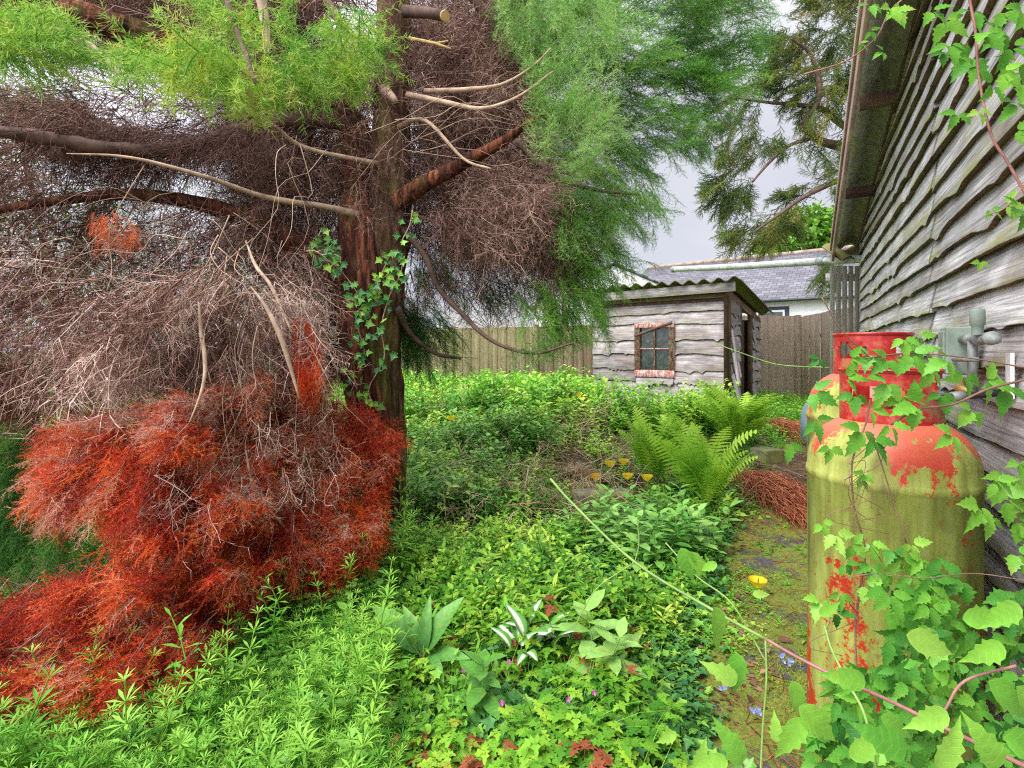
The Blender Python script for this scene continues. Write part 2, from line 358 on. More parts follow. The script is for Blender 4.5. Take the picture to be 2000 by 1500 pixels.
def asbestos(name, base, mossc, thr):
    m, N, L, B = new_mat(name); v = coord(N, L)
    n = tnoise(N, L, v, 5, 6, .7); n2 = tnoise(N, L, v, 22, 5, .7)
    c = ramp(N, L, n2, [(.3, [x*.5 for x in base]), (.7, [x*1.3 for x in base])])
    mk = ramp(N, L, mth(N, L, 'ADD', mth(N, L, 'MULTIPLY', n, .7), mth(N, L, 'MULTIPLY', n2, .3)), [(thr, 0), (thr+.12, .9)])
    c = mix(N, L, mk, c, mossc); L.new(c, B.inputs['Base Color']); B.inputs['Roughness'].default_value = .9; bump(N, L, B, n2, .6, .008); return m
M['sheetmoss'] = asbestos('mossy_corrugated_sheet', (.24, .20, .13), (.18, .17, .04), .4)
M['soffit'] = asbestos('stained_cement_sheet', (.34, .35, .28), (.26, .30, .09), .50)
M['moss'] = asbestos('mossy_stone', (.22, .2, .17), (.24, .26, .045), .42)
M['pipe'] = asbestos('lichened_grey_pipe', (.48, .50, .46), (.26, .28, .10), .56)
M['barge'] = wood('barge_board', (.12, .075, .06), (.46, .33, .28), al=.3, var=.3)
def tankmat(name, shift=0.0):
    m, N, L, B = new_mat(name); t = N.new('ShaderNodeTexCoord'); sp = N.new('ShaderNodeSeparateXYZ'); L.new(t.outputs['Object'], sp.inputs[0])
    zr = ramp(N, L, sp.outputs['Z'], [(.0, .06), (.50, .14), (.75, .24), (.92, .42), (.985, .50), (1.0, .38)])
    zr2 = ramp(N, L, mth(N, L, 'SUBTRACT', sp.outputs['Z'], 1.03), [(.0, .0), (.05, .20), (.13, .62)])
    mp = N.new('ShaderNodeMapping'); mp.inputs['Scale'].default_value = (1, 1, .35); L.new(t.outputs['Object'], mp.inputs[0])
    a = tnoise(N, L, mp.outputs[0], 7.5, 6, .62, .4); f = tnoise(N, L, t.outputs['Object'], 42, 7, .78)
    mp3 = N.new('ShaderNodeMapping'); mp3.inputs['Scale'].default_value = (1, 1, .12); L.new(t.outputs['Object'], mp3.inputs[0])
    st = tnoise(N, L, mp3.outputs[0], 28, 4, .6)
    s = mth(N, L, 'ADD', mth(N, L, 'SUBTRACT', mth(N, L, 'MULTIPLY', a, 2.4), .62), mth(N, L, 'MULTIPLY', mth(N, L, 'SUBTRACT', f, .38), 1.5)); s = mth(N, L, 'ADD', s, mth(N, L, 'MULTIPLY', st, .25))
    s = mth(N, L, 'ADD', s, zr); s = mth(N, L, 'SUBTRACT', s, zr2); s = mth(N, L, 'ADD', s, shift)
    mask = ramp(N, L, s, [(.90, 0), (1.12, 1)])
    red = ramp(N, L, f, [(.3, (.42, .022, .012)), (.6, (.62, .045, .02)), (.8, (.66, .16, .09))])
    dome = ramp(N, L, zr2, [(.1, 0), (.6, .75)]); red = mix(N, L, dome, red, (.72, .20, .11))
    alg = ramp(N, L, st, [(.3, (.20, .18, .05)), (.5, (.31, .34, .06)), (.75, (.46, .50, .14))])
    m2 = tnoise(N, L, mp.outputs[0], 11, 6, .7); alg = mix(N, L, 1, alg, ramp(N, L, m2, [(.3, .62), (.7, 1.3)]), 'MULTIPLY')
    rust = ramp(N, L, tnoise(N, L, t.outputs['Object'], 26, 6, .75), [(.58, 0), (.68, .8)]); alg = mix(N, L, rust, alg, (.26, .10, .035))
    c = mix(N, L, mask, red, alg)
    L.new(c, B.inputs['Base Color']); L.new(ramp(N, L, mask, [(0, .4), (1, .75)]), B.inputs['Roughness']); bump(N, L, B, f, .25, .003); return m
M['tank'] = tankmat('algae_over_red_paint'); M['tank2'] = tankmat('algae_over_red_paint_rear', -.1)
def redguard():
    m, N, L, B = new_mat('red_guard_paint'); f = tnoise(N, L, coord(N, L), 16, 6, .7)
    c = ramp(N, L, f, [(.3, (.24, .012, .012)), (.5, (.45, .025, .022)), (.58, (.50, .10, .07)), (.65, (.28, .20, .06))])
    L.new(c, B.inputs['Base Color']); B.inputs['Roughness'].default_value = .38; bump(N, L, B, f, .15, .002); return m
M['guard'] = redguard()
M['bluegrey'] = plain('blue_grey_paint', (.16, .22, .27), .5, var=.25)
M['meter'] = plain('weathered_grey_green_metal', (.22, .28, .23), .6, var=.3, sc=15)
M['galv'] = plain('galvanised_metal', (.26, .28, .26), .6, .2, .35, 20)
M['brass'] = plain('dull_brass', (.42, .27, .10), .5, .6, .3, 30)
M['rubber'] = plain('black_rubber_hose', (.025, .024, .028), .45, var=.3)

# ================================================================== ground
def gz(x, y):
    x = np.asarray(x, float); y = np.asarray(y, float)
    z = .34*sstep(3.2, 7.6, y)
    far = sstep(30, 60, np.hypot(x, y)); near = 1-sstep(11, 20, np.hypot(x, y))
    b = (vnoise(x, y, .9, 3)-.5)*.09+(vnoise(x, y, .3, 5)-.5)*.03
    pe = path_edge(y); b = b*(1-.6*sstep(pe-.2, pe+.2, x)) if True else b
    return z+b*near
PE = [(-2, .25), (1, .33), (1.63, .47), (2.35, .76), (3.2, 1.26), (3.97, 1.72), (5.6, 2.75), (7.2, 4.3), (400, 300)]
def path_edge(y): return np.interp(y, [p[0] for p in PE], [p[1] for p in PE])
def grid_mesh(name, xs, ys, zf, mat, kind='structure'):
    X, Y = np.meshgrid(xs, ys); Z = zf(X, Y); nx, ny = len(xs), len(ys)
    V = np.stack([X, Y, Z], -1).reshape(-1, 3); i = np.arange(nx*ny).reshape(ny, nx)
    F = np.stack([i[:-1, :-1], i[:-1, 1:], i[1:, 1:], i[1:, :-1]], -1).reshape(-1, 4)
    o = tri_mesh(name, V, F, mat, None, None, True); tag(o, kind=kind); return o
def soil():
    m, N, L, B = new_mat('garden_soil'); v = coord(N, L)
    a = tnoise(N, L, v, 1.6, 5, .65); f = tnoise(N, L, v, 24, 6, .72)
    c = ramp(N, L, f, [(.32, (.025, .016, .012)), (.5, (.07, .042, .028)), (.64, (.15, .085, .055)), (.78, (.26, .17, .11))])
    mk = ramp(N, L, mth(N, L, 'ADD', mth(N, L, 'MULTIPLY', a, .7), mth(N, L, 'MULTIPLY', f, .3)), [(.47, 0), (.56, .85)])
    c = mix(N, L, mk, c, ramp(N, L, f, [(.3, (.04, .08, .01)), (.7, (.13, .20, .03))]))
    # far ground is mown grass
    t = N.new('ShaderNodeTexCoord'); ln = N.new('ShaderNodeVectorMath'); ln.operation = 'LENGTH'; L.new(t.outputs['Object'], ln.inputs[0])
    c = mix(N, L, ramp(N, L, mth(N, L, 'DIVIDE', ln.outputs['Value'], 40.0), [(.27, 0), (.34, 1)]), c, ramp(N, L, f, [(.3, (.07, .10, .04)), (.7, (.14, .18, .07))]))
    L.new(c, B.inputs['Base Color']); B.inputs['Roughness'].default_value = .95; B.inputs['Specular IOR Level'].default_value = .15
    bump(N, L, B, f, .8, .02); return m
def mosspath():
    m, N, L, B = new_mat('mossy_tarmac'); v = coord(N, L)
    a = tnoise(N, L, v, 2.6, 6, .7); f = tnoise(N, L, v, 70, 6, .75); g = tnoise(N, L, v, 14, 6, .7)
    hard = ramp(N, L, f, [(.3, (.05, .045, .05)), (.55, (.13, .12, .125)), (.75, (.34, .31, .31))])
    brown = ramp(N, L, f, [(.3, (.05, .03, .02)), (.7, (.20, .12, .07))])
    c = mix(N, L, ramp(N, L, g, [(.5, 0), (.6, .8)]), hard, brown)
    mossc = ramp(N, L, f, [(.3, (.13, .15, .02)), (.5, (.21, .255, .04)), (.72, (.38, .41, .09))])
    mk = ramp(N, L, mth(N, L, 'ADD', mth(N, L, 'MULTIPLY', a, .62), mth(N, L, 'MULTIPLY', g, .38)), [(.42, 0), (.50, 1)])
    # beyond the gas bottles the path is covered in dark litter
    t = N.new('ShaderNodeTexCoord'); sp = N.new('ShaderNodeSeparateXYZ'); L.new(t.outputs['Object'], sp.inputs[0])
    far = ramp(N, L, mth(N, L, 'DIVIDE', sp.outputs['Y'], 10.0), [(.38, 0), (.48, .85)])
    c = mix(N, L, mk, c, mossc); c = mix(N, L, far, c, ramp(N, L, g, [(.35, (.05, .028, .022)), (.55, (.13, .07, .05)), (.7, (.24, .15, .10))]))
    L.new(c, B.inputs['Base Color']); B.inputs['Roughness'].default_value = .92; B.inputs['Specular IOR Level'].default_value = .2
    h = mth(N, L, 'ADD', mth(N, L, 'MULTIPLY', mk, .7), f); bump(N, L, B, h, .9, .018); return m
xs = np.concatenate([[-400, -150, -60, -30, -18], np.arange(-12, 12.01, .12), [18, 30, 60, 150, 400]])
ys = np.concatenate([[-400, -100, -30, -8], np.arange(-3, 14.01, .12), [18, 26, 40, 80, 160, 400]])
grid_mesh('ground', xs, ys, gz, soil())
def path():
    ys = np.arange(-2.5, 7.0, .05); V = []; nx = 60
    for y in ys:
        x0 = path_edge(y)+.05*math.sin(y*9)+.04*math.sin(y*23); x1 = .60+.565*y+.2 if y < 4.5 else 4.2+.2*(y-4.5)
        for k in range(nx+1):
            x = x0+(x1-x0)*k/nx; V.append((x, y, float(gz(x, y))+.006+.012*float(vnoise(np.array(x), np.array(y), .12, 9))*(0 if k == 0 else 1)-(0.02 if k == 0 else 0)))
    i = np.arange(len(V)).reshape(len(ys), nx+1)
    F = np.stack([i[:-1, :-1], i[:-1, 1:], i[1:, 1:], i[1:, :-1]], -1).reshape(-1, 4)
    tag(tri_mesh('path', np.array(V), F, mosspath(), None, None, True), kind='structure')
path()

# ================================================================== boards
def clad(parent, name, mat, org, d, nrm, length, rows, seed, top=None, splits=None, wane=.02, th=.018, lap=.035, hole=None, step=.02, jog=0.0):
    """waney-edge boards. rows: list of (z_bottom, height). top(s): max z. hole: (s0,s1,z0,z1) left clear"""
    rr = random.Random(seed); org = Vector(org); d = Vector(d).normalized(); nrm = Vector(nrm).normalized()
    V = []; F = []; A = {'bx': [], 'bz': [], 'edge': [], 'rnd': []}
    for (zb, hh) in rows:
        cuts = [0, length] if not splits else sorted([0, length]+splits(rr, zb))
        if hole and zb+hh > hole[2] and zb < hole[3]-.04: cuts = sorted(set(cuts+[hole[0], hole[1]]))
        for a, b in zip(cuts[:-1], cuts[1:]):
            if hole and zb+hh > hole[2] and zb < hole[3]-.04 and a >= hole[0]-.001 and b <= hole[1]+.001: continue
            if b-a < .03: continue
            r = rr.random(); ph = [rr.random()*6.28 for _ in range(5)]; n = max(2, int((b-a)/step)); o1 = rr.random()*.006
            tilt = (rr.random()-.5)*.014; zo = (rr.random()-.5)*jog
            dips = [(a+rr.random()*(b-a), .02+rr.random()*.06, wane*(.7+1.3*rr.random())) for _ in range(int(1+(b-a)*rr.random()*3.5))]
            if rr.random() < .16: q = a+rr.random()*(b-a)*.5; dips += [(q+k*.07, .02, wane*1.3) for k in range(4)]
            base = len(V)
            for k in range(n+1):
                s = a+.002+(b-a-.004)*k/n
                wv = wane*(.6*math.sin(s*2.9+ph[0])+.3*math.sin(s*7.7+ph[1])+.10*math.sin(s*23+ph[2])+.06*math.sin(s*61+ph[3]))
                for (c, w_, dp) in dips: wv -= dp*math.exp(-((s-c)/w_)**2)
                z0 = zb+zo+wv+tilt*(s-a); z1 = zb+hh+lap+abs(jog)
                if top is not None:
                    tz = top(s); z1 = min(z1, tz); z0 = min(z0, tz-.002)
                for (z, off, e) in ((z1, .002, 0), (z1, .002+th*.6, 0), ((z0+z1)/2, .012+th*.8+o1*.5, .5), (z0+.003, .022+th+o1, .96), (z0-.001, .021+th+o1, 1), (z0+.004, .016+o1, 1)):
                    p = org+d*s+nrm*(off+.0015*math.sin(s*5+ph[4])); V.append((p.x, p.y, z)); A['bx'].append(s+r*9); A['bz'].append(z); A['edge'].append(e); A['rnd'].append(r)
            m = 6
            for k in range(n):
                for j in range(m-1): F.append((base+k*m+j, base+k*m+j+1, base+(k+1)*m+j+1, base+(k+1)*m+j))
            # ends
            for e, kk in ((0, 0), (1, n)):
                q = [base+kk*m+j for j in range(m)]
                F.append((q[0], q[1], q[2], q[5])); F.append((q[2], q[3], q[4], q[5]))
    F = np.array(F); return tri_mesh(name, np.array(V), F, mat, parent, A)
def boards(parent, name, mat, items):
    """plain boards with grain attributes: items (a, b, width, thick, up)"""
    V = []; F = []; A = {'bx': [], 'bz': [], 'edge': [], 'rnd': []}
    for it in items:
        a, b, wd, th = Vector(it[0]), Vector(it[1]), it[2], it[3]; up = Vector(it[4]) if len(it) > 4 else Vector((0, 0, 1))
        X = (b-a); l = X.length; X.normalize(); Y = up.cross(X).normalized(); Z = X.cross(Y); r = R_.random(); base = len(V); bv = min(th, wd)*.12
        for i, ln in ((0, -l/2), (1, l/2)):
            for (yy, zz) in ((-th/2, -wd/2+bv), (-th/2+bv, -wd/2), (th/2-bv, -wd/2), (th/2, -wd/2+bv), (th/2, wd/2-bv), (th/2-bv, wd/2), (-th/2+bv, wd/2), (-th/2, wd/2-bv)):
                p = (a+b)/2+X*ln+Y*yy+Z*zz; V.append(tuple(p)); A['bx'].append(ln+r*7); A['bz'].append(zz+r*3); A['edge'].append(.5-zz/wd if abs(X.z) < .8 else .12); A['rnd'].append(r)
        for j in range(8): F.append((base+j, base+8+j, base+8+(j+1) % 8, base+(j+1) % 8))
        # caps as quads
        for o in (0, 8):
            q = [base+o+j for j in range(8)]; F += [(q[0], q[1], q[2], q[3]), (q[0], q[3], q[4], q[7]), (q[4], q[5], q[6], q[7])]
    return tri_mesh(name, np.array(V), np.array(F), mat, parent, A)

# ================================================================== barn
WX0, WK = .57, .565
wd = Vector((WK, 1, 0)).normalized(); wn = Vector((-1, WK, 0)).normalized(); LEN = 1.1486
YC = 4.49
def wall_pt(y, off=0, z=0): return Vector((WX0+WK*y, y, 0))+wn*off+Vector((0, 0, z))
barn = thing('timber_barn', 'low barn clad in weathered waney edge boards with green algae and a corrugated roof', 'barn', tuple(wall_pt(YC)))
Y0 = -1.2
def rooftop(s): y = Y0+s/LEN; return 2.30+(YC-y)*.24
rows = [(.02+i*.098, .098) for i in range(-1, 36)]
def spl(rr, zb):
    base = (1.98-Y0)*LEN
    return [base+(rr.random()-.5)*.10, (0.25-Y0)*LEN+(rr.random()-.5)*.1]
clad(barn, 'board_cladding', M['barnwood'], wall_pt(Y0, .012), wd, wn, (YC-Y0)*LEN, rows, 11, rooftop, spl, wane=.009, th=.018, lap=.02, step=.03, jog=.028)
mb = MB()
a = wall_pt(Y0-1, -.06); b = wall_pt(YC, -.06)
# solid wall core up to the roof slope and side wall behind
def prism_wall(mb, p0, p1, z0, zt0, zt1, th, n):
    q = [(p0, 0, z0), (p1, 0, z0), (p1, 0, zt1), (p0, 0, zt0)]
    vs = [tuple(Vector((p.x, p.y, 0))+n*(t)+Vector((0, 0, z))) for t in (0, -th) for (p, _, z) in q]
    mb.add(vs, [(0, 1, 2, 3), (7, 6, 5, 4), (0, 4, 5, 1), (1, 5, 6, 2), (2, 6, 7, 3), (3, 7, 4, 0)])
prism_wall(mb, a, b, -.1, 2.28+(YC-Y0+1)*.24, 2.28, .08, wn)
side = b-wn*6
prism_wall(mb, side, b-wn*.081, -.1, 2.28, 2.28, .08, wd)
mb.build('wall_core', M['branchdark'], barn)
# corner post
boards(barn, 'corner_post', M['barnwood'], [(wall_pt(YC+.03, .0, -.1), wall_pt(YC+.03, .0, 2.28), .09, .07, wn)])
# roof sheet: waves run down the slope (parallel to the gable wall)
def roof():
    ss = np.linspace(-1.5, YC+.22, 40); ts = np.arange(-.25, 5.5, .0125); V = []
    SX, T = np.meshgrid(ss, ts)
    X = WX0+WK*SX+wn.x*(-T); Yy = SX+wn.y*(-T); Z = 2.36+(YC-SX)*.25+.024*np.sin(T*2*math.pi/.146)
    Vt = np.stack([X, Yy, Z], -1).reshape(-1, 3); i = np.arange(Vt.shape[0]).reshape(len(ts), len(ss))
    F = np.stack([i[:-1, :-1], i[:-1, 1:], i[1:, 1:], i[1:, :-1]], -1).reshape(-1, 4)
    F2 = F[:, ::-1]+len(Vt); V2 = Vt+np.array([0, 0, .008])
    o = tri_mesh('corrugated_roof', np.concatenate([Vt, V2]), np.concatenate([F, F2]), M['soffit'], barn, None, True)
roof()
bargeh = lambda y: EYE+.8325+(4.5-y)*.26
bp = lambda y, off, dz: Vector((.2835+WK*y, y, bargeh(y)+dz))+wn*off
boards(barn, 'barge_board', M['barge'], [(bp(-1.5, 0, .06), bp(4.62, 0, .06), .12, .022), (bp(-1.5, .018, .115), bp(4.60, .018, .115), .05, .012)])
items = []
for y in (.9, 1.84, 2.74, 3.64):
    z = 2.30+(YC-y)*.25-.0
    items.append((wall_pt(y, -.05, z-.035), wall_pt(y, .215, z-.035), .07, .05))
for it_ in items: boards(barn, 'purlin', M['brownwood'], [it_])
# moss crust along the verge
mo = MB()
for k in range(260):
    y = -1+5.6*k/260; p = bp(y, .004, .135); s_ = .008+.012*R_.random()
    mo.lathe([(0.001, s_), (s_*.8, s_*.5), (s_, 0), (s_*.6, -s_*.4)], p, 6)
mo.build('moss_crust', M['moss'], barn, True)
# slatted screen beyond the corner
items = []
pc = wall_pt(YC+.12)
for k in range(5):
    x = pc.x-.035-k*.056; items.append(((x, YC+.17, .05), (x, YC+.17, 2.10), .034, .02, (1, 0, 0)))
boards(barn, 'slatted_screen', M['slat'], items+[((pc.x-.30, YC+.195, 2.0), (pc.x+.02, YC+.195, 2.0), .07, .02), ((pc.x-.30, YC+.195, .6), (pc.x+.02, YC+.195, .6), .07, .02)])
# low mossy sheet end hanging under the verge
mb = MB(); V = []; 
for i in range(14):
    for j in range(7):
        t = i/13; x = pc.x-.29+t*.30; z = 2.12+.035*math.sin(t*7.0)+.03*j/6*2; V.append((x, YC-.02+j*.05, z+.02*j))
mb.add(V, [(i*7+j, (i+1)*7+j, (i+1)*7+j+1, i*7+j+1) for i in range(13) for j in range(6)])
mb.add([(x, y, z-.012) for x, y, z in V], [(i*7+j+1, (i+1)*7+j+1, (i+1)*7+j, i*7+j) for i in range(13) for j in range(6)])
mb.build('eave_sheet', M['sheetmoss'], barn, True)
# long pipe
pp = thing('drain_pipe', 'long grey lichened pipe projecting level from the barn corner across the garden', 'pipe', tuple(P(1690, 505, 4.42)))
mb = MB(); pts = bez([P(1693, 505, 4.40), P(1560, 513, 5.1), P(1430, 521, 6.0), P(1316, 526, 6.9)], 8)
mb.tube(pts, [.036]*len(pts), 16); mb.build('pipe_run', M['pipe'], pp, True)
mb = MB(); d = (pts[-1]-pts[-2]).normalized(); mb.tube([pts[-1]-d*.03, pts[-1]+d*.02], [.043, .043], 16); mb.build('pipe_collar', M['galv'], pp, True); mb = MB()
d0 = (pts[1]-pts[0]).normalized()
mb.tube([pts[0]+d0*.42, pts[0]+d0*.50], [.042, .042], 16); mb.build('pipe_collar', M['galv'], pp, True)

# gas meter box and pipework on the wall
met = thing('gas_regulator', 'grey green regulator box with pipes and round cap fixed to the barn boards', 'gas regulator', tuple(wall_pt(1.44, .1, 1.3)))
UZ = Vector((0, 0, 1))
mb = MB(); mb.box(wall_pt(1.43, .10, 1.33), (.038, .036, .068), (wd, wn, UZ)); mb.box(wall_pt(1.43, .138, 1.33), (.030, .004, .058), (wd, wn, UZ)); mb.build('regulator_box', M['meter'], met, bevel=.005)
mb = MB(); mb.lathe([(.001, .042), (.014, .042), (.0155, .038), (.0155, .004), (.012, .0), (.012, -.022)], wall_pt(1.235, .11, 1.392), 20); mb.build('vent_cap', M['meter'], met, True)
mb = MB(); mb.tube([wall_pt(1.40, .10, 1.362), wall_pt(1.15, .10, 1.356)], .011, 14)
for y in (1.34, 1.27, 1.19): mb.tube([wall_pt(y, .10, 1.36), wall_pt(y-.022, .10, 1.36)], .017, 8)
mb.build('inlet_pipe', M['galv'], met, True)
mb = MB(); mb.tube([wall_pt(1.31, .10, 1.36), wall_pt(1.31, .10, 1.21)], .011, 12); mb.build('down_pipe', M['galv'], met, True)
mb = MB(); mb.tube([wall_pt(1.39, .12, 1.305), wall_pt(1.20, .12, 1.308)], .006, 10); mb.build('thin_pipe', M['galv'], met, True)
mb = MB(); mb.tube([wall_pt(1.37, .11, 1.25), wall_pt(1.33, .12, 1.225), wall_pt(1.28, .11, 1.22)], [.010, .013, .009], 10); mb.build('brass_fitting', M['brass'], met, True)
mb = MB(); mb.tube([wall_pt(1.48, .11, 1.375), wall_pt(1.52, .12, 1.372)], [.009, .011], 10); mb.build('black_screw', M['rubber'], met, True)
mb = MB(); mb.box(wall_pt(1.20, .06, 1.27), (.016, .004, .055), (wd, wn, UZ)); mb.build('white_plate', M['white'], met)

# ================================================================== gas bottles
def prf_ring(mb, c, r0, r1, z0, z1, nt_, nz_, keep):
    """perforated thick ring"""
    c = Vector(c)
    def pt(r, i, j): a = 2*math.pi*i/nt_; return c+Vector((r*math.cos(a), r*math.sin(a), z0+(z1-z0)*j/nz_))
    K = [[keep(2*math.pi*(i+.5)/nt_, (j+.5)/nz_) for j in range(nz_)] for i in range(nt_)]
    for i in range(nt_):
        for j in range(nz_):
            if not K[i][j]: continue
            i2 = i+1
            mb.add([pt(r1, i, j), pt(r1, i2, j), pt(r1, i2, j+1), pt(r1, i, j+1)], [(0, 1, 2, 3)])
            mb.add([pt(r0, i, j), pt(r0, i2, j), pt(r0, i2, j+1), pt(r0, i, j+1)], [(3, 2, 1, 0)])
            if j == 0 or not K[i][j-1]: mb.add([pt(r0, i, j), pt(r0, i2, j), pt(r1, i2, j), pt(r1, i, j)], [(0, 1, 2, 3)])
            if j == nz_-1 or not K[i][j+1]: mb.add([pt(r0, i, j+1), pt(r0, i2, j+1), pt(r1, i2, j+1), pt(r1, i, j+1)], [(3, 2, 1, 0)])
            if not K[(i-1) % nt_][j]: mb.add([pt(r0, i, j), pt(r0, i, j+1), pt(r1, i, j+1), pt(r1, i, j)], [(0, 1, 2, 3)])
            if not K[(i+1) % nt_][j]: mb.add([pt(r0, i2, j), pt(r0, i2, j+1), pt(r1, i2, j+1), pt(r1, i2, j)], [(3, 2, 1, 0)])
def gas_bottle(loc, label, mat, rot, holes, group):
    t = thing('gas_bottle', label, 'gas bottle', loc, group); x, y, z = loc
    mb = MB()
    prof = [(.15, .0), (.16, .002), (.16, .06), (.165, .075), (.1875, .11), (.1875, .5), (.1875, 1.01)]
    prof += [(.190, 1.013), (.1915, 1.022), (.190, 1.031), (.1875, 1.034)]
    for k in range(1, 13):
        a = math.pi/2*k/12; prof.append((.1875*math.cos(a)**.62 if k < 12 else .02, 1.055+.125*math.sin(a)**1.15))
    mb.lathe(prof, (0, 0, 0), 72); o = mb.build('cylinder_body', mat, None, True); o.parent = t; o.location = (0, 0, 0)
    mb = MB(); prf_ring(mb, (0, 0, 0), .104, .110, 1.165, 1.300, 120, 27, lambda a, h: holes((a-rot) % (2*math.pi), h))
    mb.lathe([(.099, 1.300), (.112, 1.304), (.1145, 1.300), (.112, 1.294), (.100, 1.294)], (0, 0, 0), 72)
    o = mb.build('valve_guard', M['guard'], None); o.parent = t; o.location = (0, 0, 0)
    mb = MB(); mb.lathe([(.02, 1.15), (.03, 1.165), (.03, 1.185), (.018, 1.19), (.018, 1.235), (.001, 1.24)], (0, 0, 0), 20)
    mb.tube([(0, 0, 1.21), (.06*math.cos(rot), .06*math.sin(rot), 1.21)], .013, 12); o = mb.build('valve', M['brass'], None, True); o.parent = t; o.location = (0, 0, 0)
    mb = MB(); mb.lathe([(.001, 1.262), (.022, 1.26), (.026, 1.25), (.022, 1.24), (.001, 1.238)], (0, 0, 0), 14); o = mb.build('valve_knob', M['black'], None, True); o.parent = t; o.location = (0, 0, 0)
    return t
def holesA(a, h):
    d = math.degrees(a)
    for c, w_, lo, hi in ((0, 34, .28, .70), (95, 30, .45, .85), (265, 26, .45, .85), (180, 40, .3, .7)):
        dd = abs((d-c+180) % 360-180)
        if dd < w_ and lo < h < hi and (dd < w_-4 or lo+.06 < h < hi-.06): return False
    return True
def holesB(a, h):
    d = math.degrees(a)
    for c, w_, lo, hi in ((0, 26, .42, .80), (90, 24, .42, .8), (180, 26, .42, .8), (270, 24, .42, .8)):
        dd = abs((d-c+180) % 360-180)
        if dd < w_ and lo < h < hi and (dd < w_-6 or lo+.08 < h < hi-.08): return False
    return True
T1 = (1.0, 1.36, -.02); T2 = (1.205, 1.715, .085)
toC = lambda T: math.atan2(-T[1], -T[0])
gas_bottle(T1, 'front red gas bottle coated in yellow green algae with vines climbing over it', M['tank'], toC(T1)-.25, holesA, 'gas bottles against the barn wall')
gas_bottle(T2, 'red gas bottle half hidden directly behind the algae covered front one', M['tank2'], toC(T2)-.55, holesB, 'gas bottles against the barn wall')
t3 = thing('small_gas_bottle', 'blue grey gas bottle mostly hidden behind the two red ones', 'gas bottle', (1.40, 2.18, .05))
mb = MB(); prof = [(.125, 0), (.125, .05), (.125, .88), (.15, .90), (.15, .98)]
for k in range(1, 11): a = math.pi/2*k/10; prof.append((.15*math.cos(a)**.7 if k < 10 else .01, .98+.12*math.sin(a)))
mb.lathe(prof, (0, 0, 0), 48); o = mb.build('cylinder_body', M['bluegrey'], None, True); o.parent = t3
mb = MB(); prf_ring(mb, (0, 0, 0), .07, .075, 1.07, 1.12, 60, 8, lambda a, h: not (h > .3 and h < .7 and int(a*2) % 2)); o = mb.build('valve_guard', M['bluegrey'], None); o.parent = t3
ho = thing('gas_hose', 'black rubber hose running from the front gas bottle to the barn wall', 'hose', T1)
mb = MB(); pts = bez([Vector((1.03, 1.30, 1.19)), Vector((1.09, 1.27, 1.215)), Vector((1.17, 1.27, 1.222)), Vector((1.26, 1.275, 1.235)), Vector((1.32, 1.32, 1.26))], 8)
mb.tube(pts, .0095, 12); mb.build('hose_length', M['rubber'], ho, True)
mb = MB(); mb.tube([pts[8], pts[11]], .0125, 12); mb.build('hose_clamp', M['galv'], ho, True)

# ================================================================== shed
SR = Vector((3.36, 8.0, 0)); SL = Vector((1.48, 9.45, 0)); fd = (SR-SL).normalized(); fn = Vector((fd.y, -fd.x, 0)).normalized()
if fn.y > 0: fn = -fn
sd = -fn; FL = (SR-SL).length; SD = 2.2; GB = .30
shed = thing('garden_shed', 'small silver grey shed of wavy edged boards with a mossy corrugated roof', 'shed', (SL.x, SL.y, GB))
FT = 2.28                     # top of the front wall
def sh(s, t, z): p = SL+fd*s+sd*t; return Vector((p.x, p.y, z))
mb = MB()
# core boxes (hollow walls): front, left, back, right with a doorway
prism_wall(mb, sh(0.03, .05, 0), sh(FL-.03, .05, 0), .1, FT-.02, FT-.02, .05, -sd)
prism_wall(mb, sh(0.05, SD, 0), sh(0.05, .101, 0), .1, FT-.36, FT-.04, .04, fd)
prism_wall(mb, sh(0.03, SD, 0), sh(FL-.03, SD, 0), .1, FT-.36, FT-.36, .04, -sd)
mb.build('wall_core', M['branchdark'], shed)
WS0, WS1, WZ0, WZ1 = .845, 1.545, .90, 1.79       # window, along s then z
rows = [(.16, .20), (.36, .21), (.57, .23), (.80, .21), (1.01, .26), (1.27, .25), (1.52, .27), (1.79, .17), (1.96, .12)]
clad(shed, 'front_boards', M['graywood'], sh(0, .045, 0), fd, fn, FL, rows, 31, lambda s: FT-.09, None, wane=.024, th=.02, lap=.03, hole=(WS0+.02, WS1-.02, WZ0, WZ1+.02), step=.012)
boards(shed, 'fascia', M['graywood'], [(sh(-.1, -.14, FT+.005), sh(FL+.16, -.14, FT+.03), .15, .022)])
boards(shed, 'wall_plate', M['brownwood'], [(sh(0, .02, FT-.075), sh(FL, .02, FT-.075), .07, .04), (sh(FL-.02, 0, .2), sh(FL-.02, 0, FT-.1), .05, .05, fd)])
